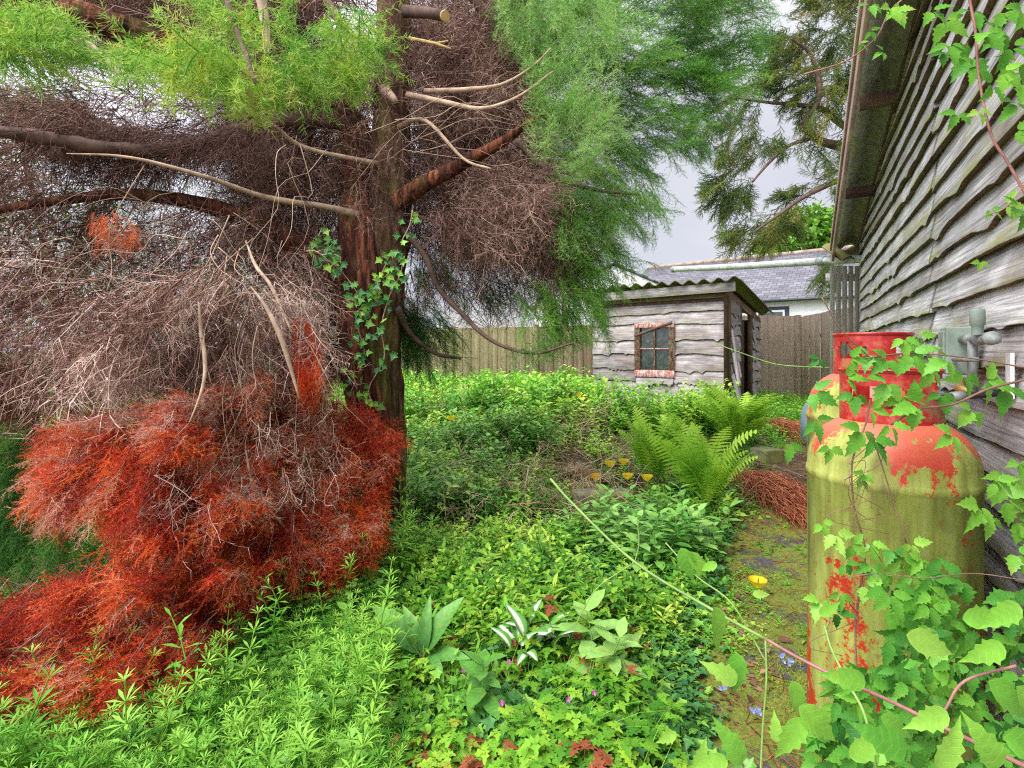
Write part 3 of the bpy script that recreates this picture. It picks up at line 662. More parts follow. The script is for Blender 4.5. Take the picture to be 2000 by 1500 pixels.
# window
wf = boards(shed, 'window', M['peel'], [
    (sh(WS0, -.005, WZ0+.04), sh(WS1, -.005, WZ0+.04), .12, .05), (sh(WS0, -.005, WZ1-.03), sh(WS1, -.005, WZ1-.03), .075, .05),
    (sh(WS0+.045, -.008, WZ0+.10), sh(WS0+.045, -.008, WZ1-.07), .10, .045, fd), (sh(WS1-.045, -.008, WZ0+.10), sh(WS1-.045, -.008, WZ1-.07), .10, .045, fd),
    (sh((WS0+WS1)/2, .0, WZ0+.09), sh((WS0+WS1)/2, .0, WZ1-.06), .03, .025, fd), (sh(WS0+.09, .001, (WZ0+WZ1)/2+.02), sh(WS1-.09, .001, (WZ0+WZ1)/2+.02), .022, .02)])
mb = MB(); mb.box(sh((WS0+WS1)/2, .022, (WZ0+WZ1)/2), ((WS1-WS0)/2-.02, .003, (WZ1-WZ0)/2-.02), (fd, sd, Vector((0, 0, 1)))); mb.build('pane', M['glass'], wf)
boards(shed, 'loose_batten', M['brownwood'], [(sh(WS0+.0, -.045, WZ1-.20), sh(WS1-.03, -.045, WZ1+.015), .03, .015)])
clad(shed, 'sill_board', M['graywood'], sh(WS0+.02, .02, 0), fd, fn, WS1-WS0-.04, [(WZ0-.13, .10)], 5, None, None, wane=.03, th=.03, lap=.02, step=.012)
# right side: doorway with torn boards
rows2 = [(z, .20) for z in (.16, .36, .56, .76, .96, 1.16, 1.36, 1.56, 1.76, 1.94)]
sidetop = lambda s: FT-.08-s*.155
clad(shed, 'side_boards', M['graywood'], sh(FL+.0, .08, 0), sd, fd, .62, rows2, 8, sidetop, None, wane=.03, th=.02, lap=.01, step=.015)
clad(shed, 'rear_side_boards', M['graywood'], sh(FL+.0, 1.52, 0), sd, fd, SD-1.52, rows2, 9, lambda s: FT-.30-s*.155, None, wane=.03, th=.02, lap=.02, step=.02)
boards(shed, 'side_frame', M['brownwood'], [(sh(FL, .0, FT-.04), sh(FL, SD, FT-.38), .11, .05), (sh(FL+.015, .06, .2), sh(FL+.015, .06, FT-.1), .06, .05, sd), (sh(FL, .74, .2), sh(FL, .74, FT-.2), .09, .07, sd), (sh(FL, 1.48, .2), sh(FL, 1.48, FT-.3), .09, .07, sd)])
boards(shed, 'hanging_boards', M['graywood'], [(sh(FL+.06, .14, 1.30), sh(FL+.09, .34, .80), .09, .018), (sh(FL+.07, .36, 1.15), sh(FL+.08, .50, .90), .07, .018), (sh(FL+.05, .10, 1.66), sh(FL+.07, .22, 1.30), .06, .015), (sh(FL+.05, .12, .95), sh(FL+.10, .40, .45), .09, .02)])
boards(shed, 'door', M['brownwood'], [(sh(FL-.06-.05*k, 1.10+.01*k, .25), sh(FL-.06-.05*k, 1.10+.01*k, 1.9), .10, .02, sd) for k in range(1)]+[(sh(FL-.10, .82+.1*k, .25), sh(FL-.10, .82+.1*k, 1.86), .095, .02, sd) for k in range(7)])
def shedroof():
    ss = np.arange(-.12, FL+.26, .0125); ts = np.linspace(-.22, SD+.05, 24); SX, T = np.meshgrid(ss, ts)
    sag = .012*np.sin(SX*2.1)
    Z = FT+.115+sag-T*.155+.030*np.sin(SX*2*math.pi/.225)
    X = SL.x+fd.x*SX+sd.x*T; Yy = SL.y+fd.y*SX+sd.y*T; V = np.stack([X, Yy, Z], -1).reshape(-1, 3); n = len(V)
    i = np.arange(n).reshape(len(ts), len(ss)); F = np.stack([i[:-1, :-1], i[:-1, 1:], i[1:, 1:], i[1:, :-1]], -1).reshape(-1, 4)
    ed = np.concatenate([i[0, :], i[1:, -1], i[-1, -2::-1], i[-2:0:-1, 0]]); e2 = np.roll(ed, -1); S = np.stack([ed, e2, e2+n, ed+n], -1)
    tri_mesh('corrugated_roof', np.concatenate([V, V+[0, 0, .012]]), np.concatenate([F, F[:, ::-1]+n, S]), M['sheetmoss'], shed, None, True)
shedroof()

# ================================================================== fences
def fence(name, label, p0, p1, top0, top1, bot, mat, wid=.10, posts=(), cap=False, group=None):
    t = thing(name, label, 'fence', (p0[0], p0[1], bot), group); a = Vector((*p0, 0)); b = Vector((*p1, 0)); L_ = (b-a).length; d = (b-a).normalized(); nn = Vector((d.y, -d.x, 0))
    if nn.y > 0: nn = -nn
    n = int(L_/wid); it = []
    for k in range(n):
        s = (k+.5)*L_/n; f = s/L_; tp = top0+(top1-top0)*f+(R_.random()-.5)*.008; p = a+d*s+nn*(.010*(k % 2))
        p2 = p+nn*R_.random()*.002
        it.append(((p2.x, p2.y, bot), (p2.x, p2.y, tp), L_/n*1.10, .014, d+nn*.10))
    boards(t, 'fence_boards', mat, it)
    rl = [(a-nn*.03+Vector((0, 0, bot+h)), b-nn*.03+Vector((0, 0, bot+h)), .07, .035) for h in (.3, 1.0, 1.5)]
    for r_1 in rl: boards(t, 'rail', mat, [r_1])
    for s in posts:
        p = a+d*s+nn*.03; f = s/L_; tp = top0+(top1-top0)*f+.04
        boards(t, 'post', mat, [((p.x, p.y, bot-.1), (p.x, p.y, tp), .10, .09, d)])
    return t
def gxy(u, Y): return ((u-1000)/1000*Y, Y)
fence('panel_fence', 'long brown featheredge fence running behind the weeds left of the shed', gxy(560, 12.5), gxy(1168, 10.2), 1.33+.036*12.5, 1.33+.050*10.2, .15, M['fence'], .10, (4.4, 6.3))
fence('panel_fence', 'pale close board fence panel just right of the shed', gxy(1440, 10.8), gxy(1559, 10.4), 1.33+.070*10.6, 1.33+.068*10.4, .15, M['fence2'], .13, ())
fence('panel_fence', 'pale fence panel with rising top between the middle panel and the barn', gxy(1560, 10.38), gxy(1720, 8.6), 1.33+.066*10.3, 1.33+.094*8.9, .12, M['fence2'], .13, (.02,))
# fan trellis on the fence
tr = thing('fan_trellis', 'trellis of weathered sticks fanning out above the brown fence', 'trellis', tuple(P(965, 640, 11.2)))
it = []; cx = P(958, 645, 11.15)
for k in range(13):
    a = math.pi*(k+.5)/13; r = .95
    it.append((tuple(cx+Vector((math.cos(a)*.06, 0, math.sin(a)*.06))), tuple(cx+Vector((math.cos(a)*r*1.15, 0, math.sin(a)*r*.85))), .085, .02, (0, 1, 0)))
for rr in (.42, .70, .93):
    prev = None
    for k in range(13):
        a = math.pi*k/12; q = cx+Vector((math.cos(a)*rr*1.15, -.02, math.sin(a)*rr*.85))
        if prev is not None: it.append((tuple(prev), tuple(q), .05, .014, (0, 1, 0)))
        prev = q
it.append((tuple(cx+Vector((-1.15, 0, 0))), tuple(cx+Vector((1.15, 0, 0))), .05, .04))
boards(tr, 'trellis_sticks', wood('trellis_wood', (.42, .34, .25), (.80, .68, .52), al=.1, bstr=.1), it)

# ================================================================== house
hd = Vector((-.8, .6, 0)); hp = Vector((-.6, -.8, 0))
house = thing('slate_cottage', 'white rendered cottage with a long grey slate roof behind the shed', 'house', (10.6, 17.5, .2))
Rr = Vector((12.7, 20.3, 0))
def hpt(t, q, z): p = Rr+hd*t+hp*q; return Vector((p.x, p.y, z))
T0, T1_, RZ, EZ = -9.0, 7.6, 5.33, 3.15
mb = MB()
for q in (3.3, -3.3):
    nn = hp if q > 0 else -hp
    prism_wall(mb, hpt(T0, q, 0), hpt(T1_-.15, q, 0), 0, EZ+.10, EZ+.10, .25, nn)
for t in (T0, T1_-.15):
    a, b, c = hpt(t, 3.05, 0), hpt(t, -3.05, 0), hpt(t, 0, 0); o2 = hd*.24
    vs = [(a.x, a.y, 0), (b.x, b.y, 0), (b.x, b.y, EZ+.1), (c.x, c.y, RZ-.12), (a.x, a.y, EZ+.1)]; vs2 = [(x-o2.x, y-o2.y, z) for x, y, z in vs]
    mb.add(vs+vs2, [(0, 1, 2, 3, 4), (9, 8, 7, 6, 5)]+[(i, (i+1) % 5, (i+1) % 5+5, i+5) for i in range(5)])
mb.build('wall', M['render'], house)
def slope(parent, name, p00, p01, p10, p11, mat, th=.08):
    """p00->p01 along the eave, p10->p11 along the ridge"""
    n = 2; V = []; A = {'bx': [], 'bz': []}
    nrm = (p01-p00).cross(p10-p00).normalized()
    if nrm.z < 0: nrm = -nrm
    for off in (0, -th):
        for (p, bx, bz) in ((p00, 0, 0), (p01, (p01-p00).length, 0), (p11, (p01-p00).length, (p10-p00).length), (p10, 0, (p10-p00).length)):
            V.append(tuple(p+nrm*off)); A['bx'].append(bx); A['bz'].append(bz)
    F = [(0, 1, 2, 3), (7, 6, 5, 4), (0, 4, 5, 1), (1, 5, 6, 2), (2, 6, 7, 3), (3, 7, 4, 0)]
    return tri_mesh(name, np.array(V), np.array(F), mat, parent, A)
rf = slope(house, 'roof', hpt(T0-.2, 3.6, EZ-.0), hpt(T1_+.1, 3.6, EZ), hpt(T0-.2, .0, RZ), hpt(T1_+.1, .0, RZ), M['slate'])
slope(house, 'rear_roof', hpt(T0-.2, -3.6, EZ), hpt(T1_+.1, -3.6, EZ), hpt(T0-.2, 0, RZ), hpt(T1_+.1, 0, RZ), M['slate'])
mb = MB()
for k in range(37):
    t = T0+k*.45; mb.tube([hpt(t, 0, RZ+.015), hpt(t+.44, 0, RZ+.015)], [.10, .095], 10, r=R_.random())
mb.build('ridge_tiles', M['ridge'], rf, True)
mb = MB(); mb.tube([hpt(T0-.2, 3.66, EZ-.04), hpt(T1_+.1, 3.66, EZ-.04)], .055, 10); mb.build('gutter', M['black'], house, True)
def hwin(t0, t1, z0, z1):
    mb = MB(); f = 3.33
    for (ta, tb, za, zb) in ((t0-.14, t1+.14, z1, z1+.12), (t0-.14, t0, z0, z1), (t1, t1+.14, z0, z1)):
        mb.box(hpt((ta+tb)/2, 3.31, (za+zb)/2), ((tb-ta)/2, .02, (zb-za)/2), (hd, hp, Vector((0, 0, 1))))
    wd_ = mb.build('window', M['darksur'], house)
    mb = MB()
    for (ta, tb, za, zb) in ((t0, t1, z1-.07, z1), (t0, t1, z0, z0+.07), (t0, t0+.06, z0+.07, z1-.07), (t1-.06, t1, z0+.07, z1-.07)):
        mb.box(hpt((ta+tb)/2, 3.32, (za+zb)/2), ((tb-ta)/2, .025, (zb-za)/2), (hd, hp, Vector((0, 0, 1))))
    mb.build('window_frame', M['white'], wd_)
    mb = MB(); mb.box(hpt((t0+t1)/2, 3.31, (z0+z1)/2), ((t1-t0)/2-.061, .012, (z1-z0)/2-.071), (hd, hp, Vector((0, 0, 1)))); mb.build('pane', M['glass'], wd_)
hwin(1.17, 2.1, 1.6, 2.80); hwin(-3, -2, 1.6, 2.8)
gb = thing('white_outbuilding', 'white gabled outbuilding left of the slate cottage behind the conifer', 'outbuilding', (3, 15, .2))
mb = MB(); X0, X1, XA, YG = .9, 5.1, 3.0, 15.0
vs = [(X0, YG, 0), (X1, YG, 0), (X1, YG, 2.93), (XA, YG, 3.82), (X0, YG, 2.93)]; vs2 = [(x, y+5, z) for x, y, z in vs]
mb.add(vs+vs2, [(0, 1, 2, 3, 4), (9, 8, 7, 6, 5), (0, 5, 6, 1), (1, 6, 7, 2), (4, 9, 5, 0)]); mb.build('wall', M['render'], gb)
V3 = Vector
slope(gb, 'roof', V3((X1+.15, YG-.06, 2.91)), V3((X1+.15, YG+5.1, 2.91)), V3((XA, YG-.06, 3.92)), V3((XA, YG+5.1, 3.92)), M['slate'], .05)
slope(gb, 'roof', V3((X0-.15, YG-.06, 2.91)), V3((X0-.15, YG+5.1, 2.91)), V3((XA, YG-.06, 3.92)), V3((XA, YG+5.1, 3.92)), M['slate'], .05)

# ================================================================== foliage templates (V, F, tip)
def seg_tri(V, F, T, a, b, w0, w1, t0, t1, up):
    """thin three-sided twig"""
    a = np.asarray(a, float); b = np.asarray(b, float); d = b-a; l = np.linalg.norm(d)+1e-9; d = d/l
    y = np.cross(up, d); ny = np.linalg.norm(y)
    if ny < 1e-3: y = np.cross([1, .3, .2], d); ny = np.linalg.norm(y)
    y /= ny; z = np.cross(d, y); i = len(V)
    for (p, w_) in ((a, w0), (b, w1)):
        for k in range(3):
            an = 2*math.pi*k/3; V.append(p+(y*math.cos(an)+z*math.sin(an))*w_)
    T += [t0]*3+[t1]*3
    for k in range(3): k2 = (k+1) % 3; F += [(i+k, i+k2, i+3+k2), (i+k, i+3+k2, i+3+k)]
def seg_rib(V, F, T, a, b, w0, t0, up):
    a = np.asarray(a, float); b = np.asarray(b, float); d = b-a; y = np.cross(up, d); y = y/(np.linalg.norm(y)+1e-9); i = len(V)
    V += [a-y*w0, a+y*w0, b]; T += [t0]*3; F.append((i, i+1, i+2))
def fin(V, F, T): return np.array(V), np.array(F, dtype=np.int32), np.array(T, dtype=float)
def needle(V, F, T, p, d, l, wd_, t, r):
    d = d/np.linalg.norm(d); s = np.cross(d, r.normal(size=3)); s /= np.linalg.norm(s)+1e-9; i = len(V)
    V += [p-s*wd_/2, p+s*wd_/2, p+d*l]; T += [t, t, min(1, t+.15)]; F.append((i, i+1, i+2))
def spray(seed, Lx=.16, nb=5, bl=.07, ang=45, nl=.016, nw=.0022, step=.007, droop=.25, flat=.5, tw=.0012, nper=2, spread=1.0, axc=.35):
    """leafy twig: axis with side branchlets, needles all round"""
    r = np.random.default_rng(seed); V = []; F = []; T = []
    def axis(p, d, l, t0, t1, lvl):
        n = max(2, int(l/.03)); q = p.copy(); dd = d/np.linalg.norm(d); pts = [q.copy()]
        for k in range(n):
            dd = dd+r.normal(size=3)*.10+np.array([0, 0, -droop/n]); dd /= np.linalg.norm(dd); q = q+dd*l/n; pts.append(q.copy())
        if lvl: seg_rib(V, F, T, pts[0], pts[n//2], tw*1.2, 0, np.array([0, 0, 1.])); seg_rib(V, F, T, pts[n//2], pts[n], tw, 0, np.array([0, .6, .6]))
        else:
            for k in range(0, n): seg_tri(V, F, T, pts[k], pts[k+1], tw*(1-.6*k/n)*1.6, tw*(1-.6*(k+1)/n)*1.6, 0, 0, np.array([0, 0, 1.]))
        m = int(l/step)
        for k in range(m):
            f = (k+.5)/m*n; a = int(f); fr = f-a; pt = pts[a]*(1-fr)+pts[min(a+1, n)]*fr; ax = pts[min(a+1, n)]-pts[a]; ax /= np.linalg.norm(ax)+1e-9
            for _ in range(nper):
                o = r.normal(size=3); o -= ax*o.dot(ax); o[2] *= flat; o /= np.linalg.norm(o)+1e-9
                needle(V, F, T, pt, ax*(axc+.8*(f/n)**2)+o*spread, nl*(.7+.6*r.random())*(1-.35*(f/n)), nw, t0+(t1-t0)*f/n, r)
        return pts
    main = axis(np.zeros(3), np.array([1., 0, 0]), Lx, .1, 1, 0)
    for k in range(nb):
        f = (k+.6)/nb*(len(main)-1); a = int(f); p = main[a]+(main[min(a+1, len(main)-1)]-main[a])*(f-a); sg = 1 if k % 2 else -1
        an = rad(ang+r.normal()*8); d = np.array([math.cos(an), sg*math.sin(an), r.normal()*.25])
        axis(p, d, bl*(1.15-.6*k/nb)*(.8+.4*r.random()), .1+.5*k/nb, .5+.5*k/nb, 1)
    return fin(V, F, T)
def twig(seed, Lx=.3, nb=9, bl=.13, w0=.0022, ang=50, sub=3, droop=.3, curl=.25):
    """bare dead twig"""
    r = np.random.default_rng(seed); V = []; F = []; T = []
    def ax(p, d, l, w_, lvl, t):
        n = 4 if lvl == 0 else (3 if lvl == 1 else 1); q = p.copy(); dd = d/np.linalg.norm(d); pts = [q.copy()]
        for k in range(n):
            dd = dd+r.normal(size=3)*curl+np.array([0, 0, -droop/n*(1 if lvl < 2 else .4)]); dd /= np.linalg.norm(dd); q = q+dd*l/n; pts.append(q.copy())
        if lvl == 2: seg_rib(V, F, T, pts[0], pts[1], w_*1.5, t, r.normal(size=3))
        elif lvl == 1:
            for k in range(n): seg_rib(V, F, T, pts[k], pts[min(k+1, n)]+(pts[k+1]-pts[k])*.25, w_*(1.35-.5*k/n), t+.1*k, r.normal(size=3))
        else:
            for k in range(n): seg_tri(V, F, T, pts[k], pts[k+1], w_*(1-.7*k/n), w_*(1-.7*(k+1)/n)+.0002, t+.1*k, t+.1*k, np.array([.1, .2, 1.]))
        if lvl < 2:
            m = nb if lvl == 0 else sub
            for k in range(m):
                f = (k+.5+.3*r.normal())/m*n; f = min(max(f, .1), n-.01); a = int(f); pp = pts[a]+(pts[a+1]-pts[a])*(f-a); base = (pts[a+1]-pts[a]); base /= np.linalg.norm(base)
                o = r.normal(size=3); o -= base*o.dot(base); o /= np.linalg.norm(o); an = rad(ang+r.normal()*12)
                ax(pp, base*math.cos(an)+o*math.sin(an), (bl if lvl == 0 else bl*.42)*(.5+.8*r.random()), w_*.5, lvl+1, t+.15)
    ax(np.zeros(3), np.array([1., 0, 0]), Lx, w0, 0, 0)
    return fin(V, F, T)

def leaf_geo(kind, r=None):
    """leaf along +X, unit length; fan of triangles folded about the midrib"""
    if kind == 'ovate': hp = [(0, 0), (.25, .24), (.6, .21), (1, 0)]
    elif kind == 'lance': hp = [(0, 0), (.3, .115), (.7, .095), (1, 0)]
    elif kind == 'broad': hp = [(0, 0), (.10, .24), (.35, .34), (.7, .23), (1, 0)]
    elif kind == 'narrow': hp = [(0, 0), (.6, .10), (1, 0)]
    elif kind == 'clem': hp = [(0, 0), (.04, .14), (.16, .24), (.27, .25), (.34, .38), (.40, .27), (.46, .21), (.58, .27), (.62, .16), (.76, .15), (.80, .07), (1, 0)]
    elif kind == 'clem2': hp = [(0, 0), (.05, .11), (.18, .20), (.30, .21), (.36, .27), (.42, .18), (.54, .22), (.60, .13), (.72, .13), (.78, .07), (1, 0)]
    elif kind == 'ivy': hp = [(0, 0), (-.11, .30), (.22, .36), (.34, .62), (.46, .30), (1, 0)]
    elif kind == 'lobe': hp = [(0, 0), (.14, .30), (.30, .12), (.50, .32), (.64, .12), (.8, .14), (1, 0)]
    elif kind == 'hosta': hp = [(0, .02), (.08, .14), (.25, .26), (.45, .28), (.7, .2), (.9, .08), (1, 0)]
    V = []; F = []; T = []; n = len(hp)
    curve = {'lance': .25, 'narrow': .15, 'hosta': .35}.get(kind, .22); fold = .28
    for (x, y) in hp: V.append((max(x, 0) if kind != 'ivy' else x, 0, -curve*x*x)); T.append(x)
    for sg in (1, -1):
        b = len(V)
        for (x, y) in hp: V.append((x, sg*y, fold*y-curve*x*x-.9*max(0, y-.2)**2)); T.append(x-.8*y)
        for i in range(n-1):
            if sg > 0: F += [(i, i+1, b+i+1), (i, b+i+1, b+i)]
            else: F += [(i, b+i+1, i+1), (i, b+i, b+i+1)]
    V = np.array(V, float); F = np.array(F, dtype=np.int32)
    a = V[F]; ar = np.linalg.norm(np.cross(a[:, 1]-a[:, 0], a[:, 2]-a[:, 0]), axis=1); F = F[ar > 1e-7]
    return V, F, np.array(T)
LG = {k: leaf_geo(k) for k in ('ovate', 'lance', 'broad', 'narrow', 'clem', 'clem2', 'ivy', 'lobe', 'hosta')}
class PT:
    """plant template builder"""
    def __init__(s): s.V = []; s.F = []; s.T = []; s.n = 0
    def leaf(s, kind, p, d, size, t=0, wide=1.0, up=(0, 0, 1)):
        V, F, _ = LG[kind]; V = V*np.array([1, wide, 1])
        Rm = frames(np.array([d], float), np.array([up], float))[0]
        s.V.append(V@Rm.T*size+np.asarray(p)); s.F.append(F+s.n); s.T.append(_*1.0); s.n += len(V)
    def stem(s, pts, w_, t=0):
        V = []; F = []; T = []
        for a, b in zip(pts[:-1], pts[1:]): seg_tri(V, F, T, a, b, w_, w_*.8, t, t, np.array([.3, .1, 1.]))
        s.V.append(np.array(V)); s.F.append(np.array(F)+s.n); s.T.append(np.array(T)); s.n += len(V)
    def done(s): return np.concatenate(s.V), np.concatenate(s.F).astype(np.int32), np.concatenate(s.T)
def stempts(r, h, lean=.25, n=5):
    d = np.array([r.normal()*lean, r.normal()*lean, 1.]); p = np.zeros(3); pts = [p.copy()]
    for k in range(n):
        d = d/np.linalg.norm(d)+np.array([r.normal()*.12, r.normal()*.12, 0]); p = p+d/np.linalg.norm(d)*h/n; pts.append(p.copy())
    return pts
def along(pts, f):
    f = f*(len(pts)-1); a = min(int(f), len(pts)-2); return pts[a]+(pts[a+1]-pts[a])*(f-a)
def t_cleaver(seed, h=.22):
    r = np.random.default_rng(seed); p = PT(); pts = stempts(r, h, .3, 3); p.stem(pts, .0012, 0)
    for k in range(6):
        c = along(pts, .25+.75*k/5); m = 7; o = r.random()*6; sz = .034*(1.15-.09*k) if k < 5 else .018
        for j in range(m): a = o+2*math.pi*j/m; p.leaf('narrow', c, (math.cos(a), math.sin(a), .15+.12*k), sz, 0, .9)
    return p.done()
def t_herb(seed, h=.13):
    r = np.random.default_rng(seed); p = PT()
    for k in range(6):
        pts = stempts(r, h*(.5+.6*r.random()), .6, 3); p.stem(pts, .0011, 0); c = pts[-1]; a0 = r.random()*6
        for j in range(3):
            a = a0+(j-1)*1.25; p.leaf('lobe', c, (math.cos(a), math.sin(a), -.05), .034*(.8+.4*r.random())*(1 if j == 1 else .8), 0, 1.1)
    return p.done()
def t_ivy(seed):
    r = np.random.default_rng(seed); p = PT()
    for k in range(9):
        a = r.random()*6; q = np.array([r.normal()*.07, r.normal()*.07, .02+r.random()*.05]); p.stem([q*np.array([.7, .7, 0]), q], .001)
        p.leaf('ivy', q, (math.cos(a), math.sin(a), -.1+.3*r.random()), .030+.022*r.random(), 0, .95, (r.normal()*.35, r.normal()*.35-.25, 1))
    return p.done()
def t_weed(seed, h=.16, kind='ovate', sz=.04, n=10, lean=.25):
    r = np.random.default_rng(seed); p = PT(); pts = stempts(r, h, lean, 3); p.stem(pts, .0016, 0)
    for k in range(n):
        f = .2+.8*k/(n-1); c = along(pts, f); a = k*2.4+r.random(); s_ = sz*(1.2-.6*f)*(.8+.4*r.random())
        p.leaf(kind, c, (math.cos(a), math.sin(a), .1+.7*f*f), s_, 0, 1)
    return p.done()
def t_lance(seed, h=.4): # tall upright stem with paired lance leaves
    r = np.random.default_rng(seed); p = PT(); pts = stempts(r, h, .12); p.stem(pts, .0025, 0); n = 8
    for k in range(n):
        c = along(pts, .15+.85*k/(n-1)); a = k*1.57+r.random()*.3
        for s_ in (0, math.pi): p.leaf('lance' if k < n-1 else 'ovate', c, (math.cos(a+s_), math.sin(a+s_), .25+.5*(k/n)**2), .10*(1.05-.55*k/n), 0, 1.5)
    return p.done()
def t_grass(seed, h=.3, n=9, lean=.5, w_=.0022):
    r = np.random.default_rng(seed); p = PT(); V = []; F = []; T = []
    for k in range(n):
        a = r.random()*6.28; q = np.array([r.normal()*.015, r.normal()*.015, 0]); d = np.array([math.cos(a)*lean*r.random(), math.sin(a)*lean*r.random(), 1.]); hh = h*(.5+.6*r.random()); m = 5; s = np.array([-math.sin(a), math.cos(a), 0])
        i = len(V)
        for j in range(m+1):
            wj = w_*(1-j/m)+.0002; V += [q-s*wj, q+s*wj]; T += [j/m]*2; d = d/np.linalg.norm(d); q = q+d*hh/m; d = d+np.array([math.cos(a)*.22*lean*2, math.sin(a)*.22*lean*2, -.22*lean*2*(j/m+.3)])
        for j in range(m): F += [(i+2*j, i+2*j+1, i+2*j+3), (i+2*j, i+2*j+3, i+2*j+2)]
    return fin(V, F, T)

# ================================================================== canopy regions
def region(poly, n, Yf, thick, lump=.12, lumpsc=90, seed=1, front=.35):
    """sample points inside an outline with depth and thickness; returns positions and (u,v)"""
    r = np.random.default_rng(seed); P_ = np.array(poly, float); lo = P_.min(0); hi = P_.max(0); us = []; vs = []; c = 0
    while c < n:
        u = r.uniform(lo[0], hi[0], n*2); v = r.uniform(lo[1], hi[1], n*2); k = in_poly(u, v, poly); us.append(u[k]); vs.append(v[k]); c += k.sum()
    u = np.concatenate(us)[:n]; v = np.concatenate(vs)[:n]; Y = Yf(u, v)
    Y = Y+(vnoise(u, v, lumpsc, seed)-.5)*2*lump+(vnoise(u, v, lumpsc*.4, seed+1)-.5)*lump*.8+r.beta(1.2, 2.2, n)*thick
    return Pn(u, v, Y), u, v, r
def flow_dirs(u, v, r, org, droop=.3, toward=.3, jit=.35, fixed=None):
    dx = u-org[0]; dz = -(v-org[1]); l = np.hypot(dx, dz)+1e-6; d = np.stack([dx/l, -np.full_like(u, toward), dz/l-droop], -1)
    if fixed is not None: d = d*.4+np.array(fixed)
    return unit(d+r.normal(size=(len(u), 3))*jit)
def fill(acc, temps, poly, n, Yf, thick, org, sc=(.8, 1.2), seed=1, droop=.3, toward=.3, jit=.35, rmean=.5, rsd=.22, lump=.12, lumpsc=90, fixed=None, rfun=None, gap=0.0, gapsc=45):
    pos, u, v, r = region(poly, n, Yf, thick, lump, lumpsc, seed)
    if gap:
        k = (vnoise(u, v, gapsc, seed+5)*.65+vnoise(u, v, gapsc*.4, seed+8)*.35) > gap; pos, u, v = pos[k], u[k], v[k]
    d = flow_dirs(u, v, r, org, droop, toward, jit, fixed); n = len(u)
    rn = np.clip(rmean+r.normal(size=n)*rsd*.6+(vnoise(u, v, 60, seed+2)-.5)*rsd*2.2, 0, 1)
    if rfun is not None: rn = np.clip(rfun(u, v, rn), 0, 1)
    V, F, A = scatter(temps, pos, frames(d, None, r.normal(size=n)*.6), r.uniform(sc[0], sc[1], n), rn)
    acc.add(V, F, A)
def plumes(acc, temps, poly, n, Yf, thick, org, Lp=.40, ns=16, sc=(.8, 1.1), seed=1, droop=.3, toward=.3, jit=.35, rmean=.5, rsd=.22, lump=.15, lumpsc=110, rfun=None, gap=0.0, gapsc=60, twacc=None, side=48, curl=.5):
    """branchlets: each a drooping axis with leafy sprigs on both sides, the way conifer boughs grow"""
    pos, u, v, r = region(poly, n, Yf, thick, lump, lumpsc, seed)
    if gap:
        k = (vnoise(u, v, gapsc, seed+5)*.65+vnoise(u, v, gapsc*.4, seed+8)*.35) > gap; pos, u, v = pos[k], u[k], v[k]
    n = len(u); d = flow_dirs(u, v, r, org, droop, toward, jit); L_ = Lp*r.uniform(.65, 1.25, n)
    rn = np.clip(rmean+r.normal(size=n)*rsd*.7+(vnoise(u, v, 70, seed+2)-.5)*rsd*2, 0, 1)
    if rfun is not None: rn = np.clip(rfun(u, v, rn), 0, 1)
    up = unit(np.tile([0, 0, 1.], (n, 1))+r.normal(size=(n, 3))*.35); yv = unit(np.cross(up, d)); PP = []; DD = []; SS = []; RR = []; TV = []; TF = []; TT = []
    q = pos-d*(L_*.5)[:, None]; dd = d.copy()
    for k in range(ns):
        f = k/(ns-1); qn = q+dd*(L_/ns)[:, None]; sg = 1 if k % 2 else -1; an = rad(side)*(1-.75*f**2)
        sd_ = unit(dd*math.cos(an)+yv*sg*math.sin(an)+r.normal(size=(n, 3))*.16+np.array([0, 0, -.12])); PP.append(qn.copy()); DD.append(sd_); SS.append(r.uniform(sc[0], sc[1], n)*(1.05-.45*f)*(.55+.45*min(1, f*4))); RR.append(np.clip(rn+r.normal(size=n)*.10+.08*(f-.5), 0, 1))
        if twacc is not None and k < ns-3: TV.append((q.copy(), qn.copy(), .0022*(1-.8*f)))
        q = qn; dd = unit(dd+np.array([0, 0, -curl/ns])+r.normal(size=(n, 3))*.03)
    PP = np.concatenate(PP); DD = np.concatenate(DD); SS = np.concatenate(SS); RR = np.concatenate(RR)
    V, F, A = scatter(temps, PP, frames(DD, None, r.normal(size=len(PP))*.5), SS, RR); acc.add(V, F, A)
    if twacc is not None:
        for (a_, b_, w_) in TV:
            m = len(a_); dv_ = unit(b_-a_); yy = unit(np.cross(dv_, [0.1, .2, 1.])); zz = np.cross(dv_, yy); VV = []
            for p_ in (a_, b_):
                for kk in range(3): an = 2*math.pi*kk/3; VV.append(p_+(yy*math.cos(an)+zz*math.sin(an))*w_)
            VV = np.stack(VV, 1).reshape(-1, 3); base = (np.arange(m)*6)[:, None, None]
            FF = (np.array([(k_, (k_+1) % 3, 3+(k_+1) % 3) for k_ in range(3)]+[(k_, 3+(k_+1) % 3, 3+k_) for k_ in range(3)])[None]+base).reshape(-1, 3)
            twacc.add(VV, FF, dict(rnd=np.full(len(VV), .35), tip=np.zeros(len(VV))))
def wander(a, b, n, jit, sag, r):
    a = Vector(a); b = Vector(b); l = (b-a).length; pts = []
    for k in range(n+1):
        f = k/n; p = a.lerp(b, f)+Vector((0, 0, sag*l*math.sin(f*math.pi)))
        if 0 < k: p += Vector((r.normal(), r.normal(), r.normal()))*jit*l*(.3 if k == n else 1)
        pts.append(p)
    return pts

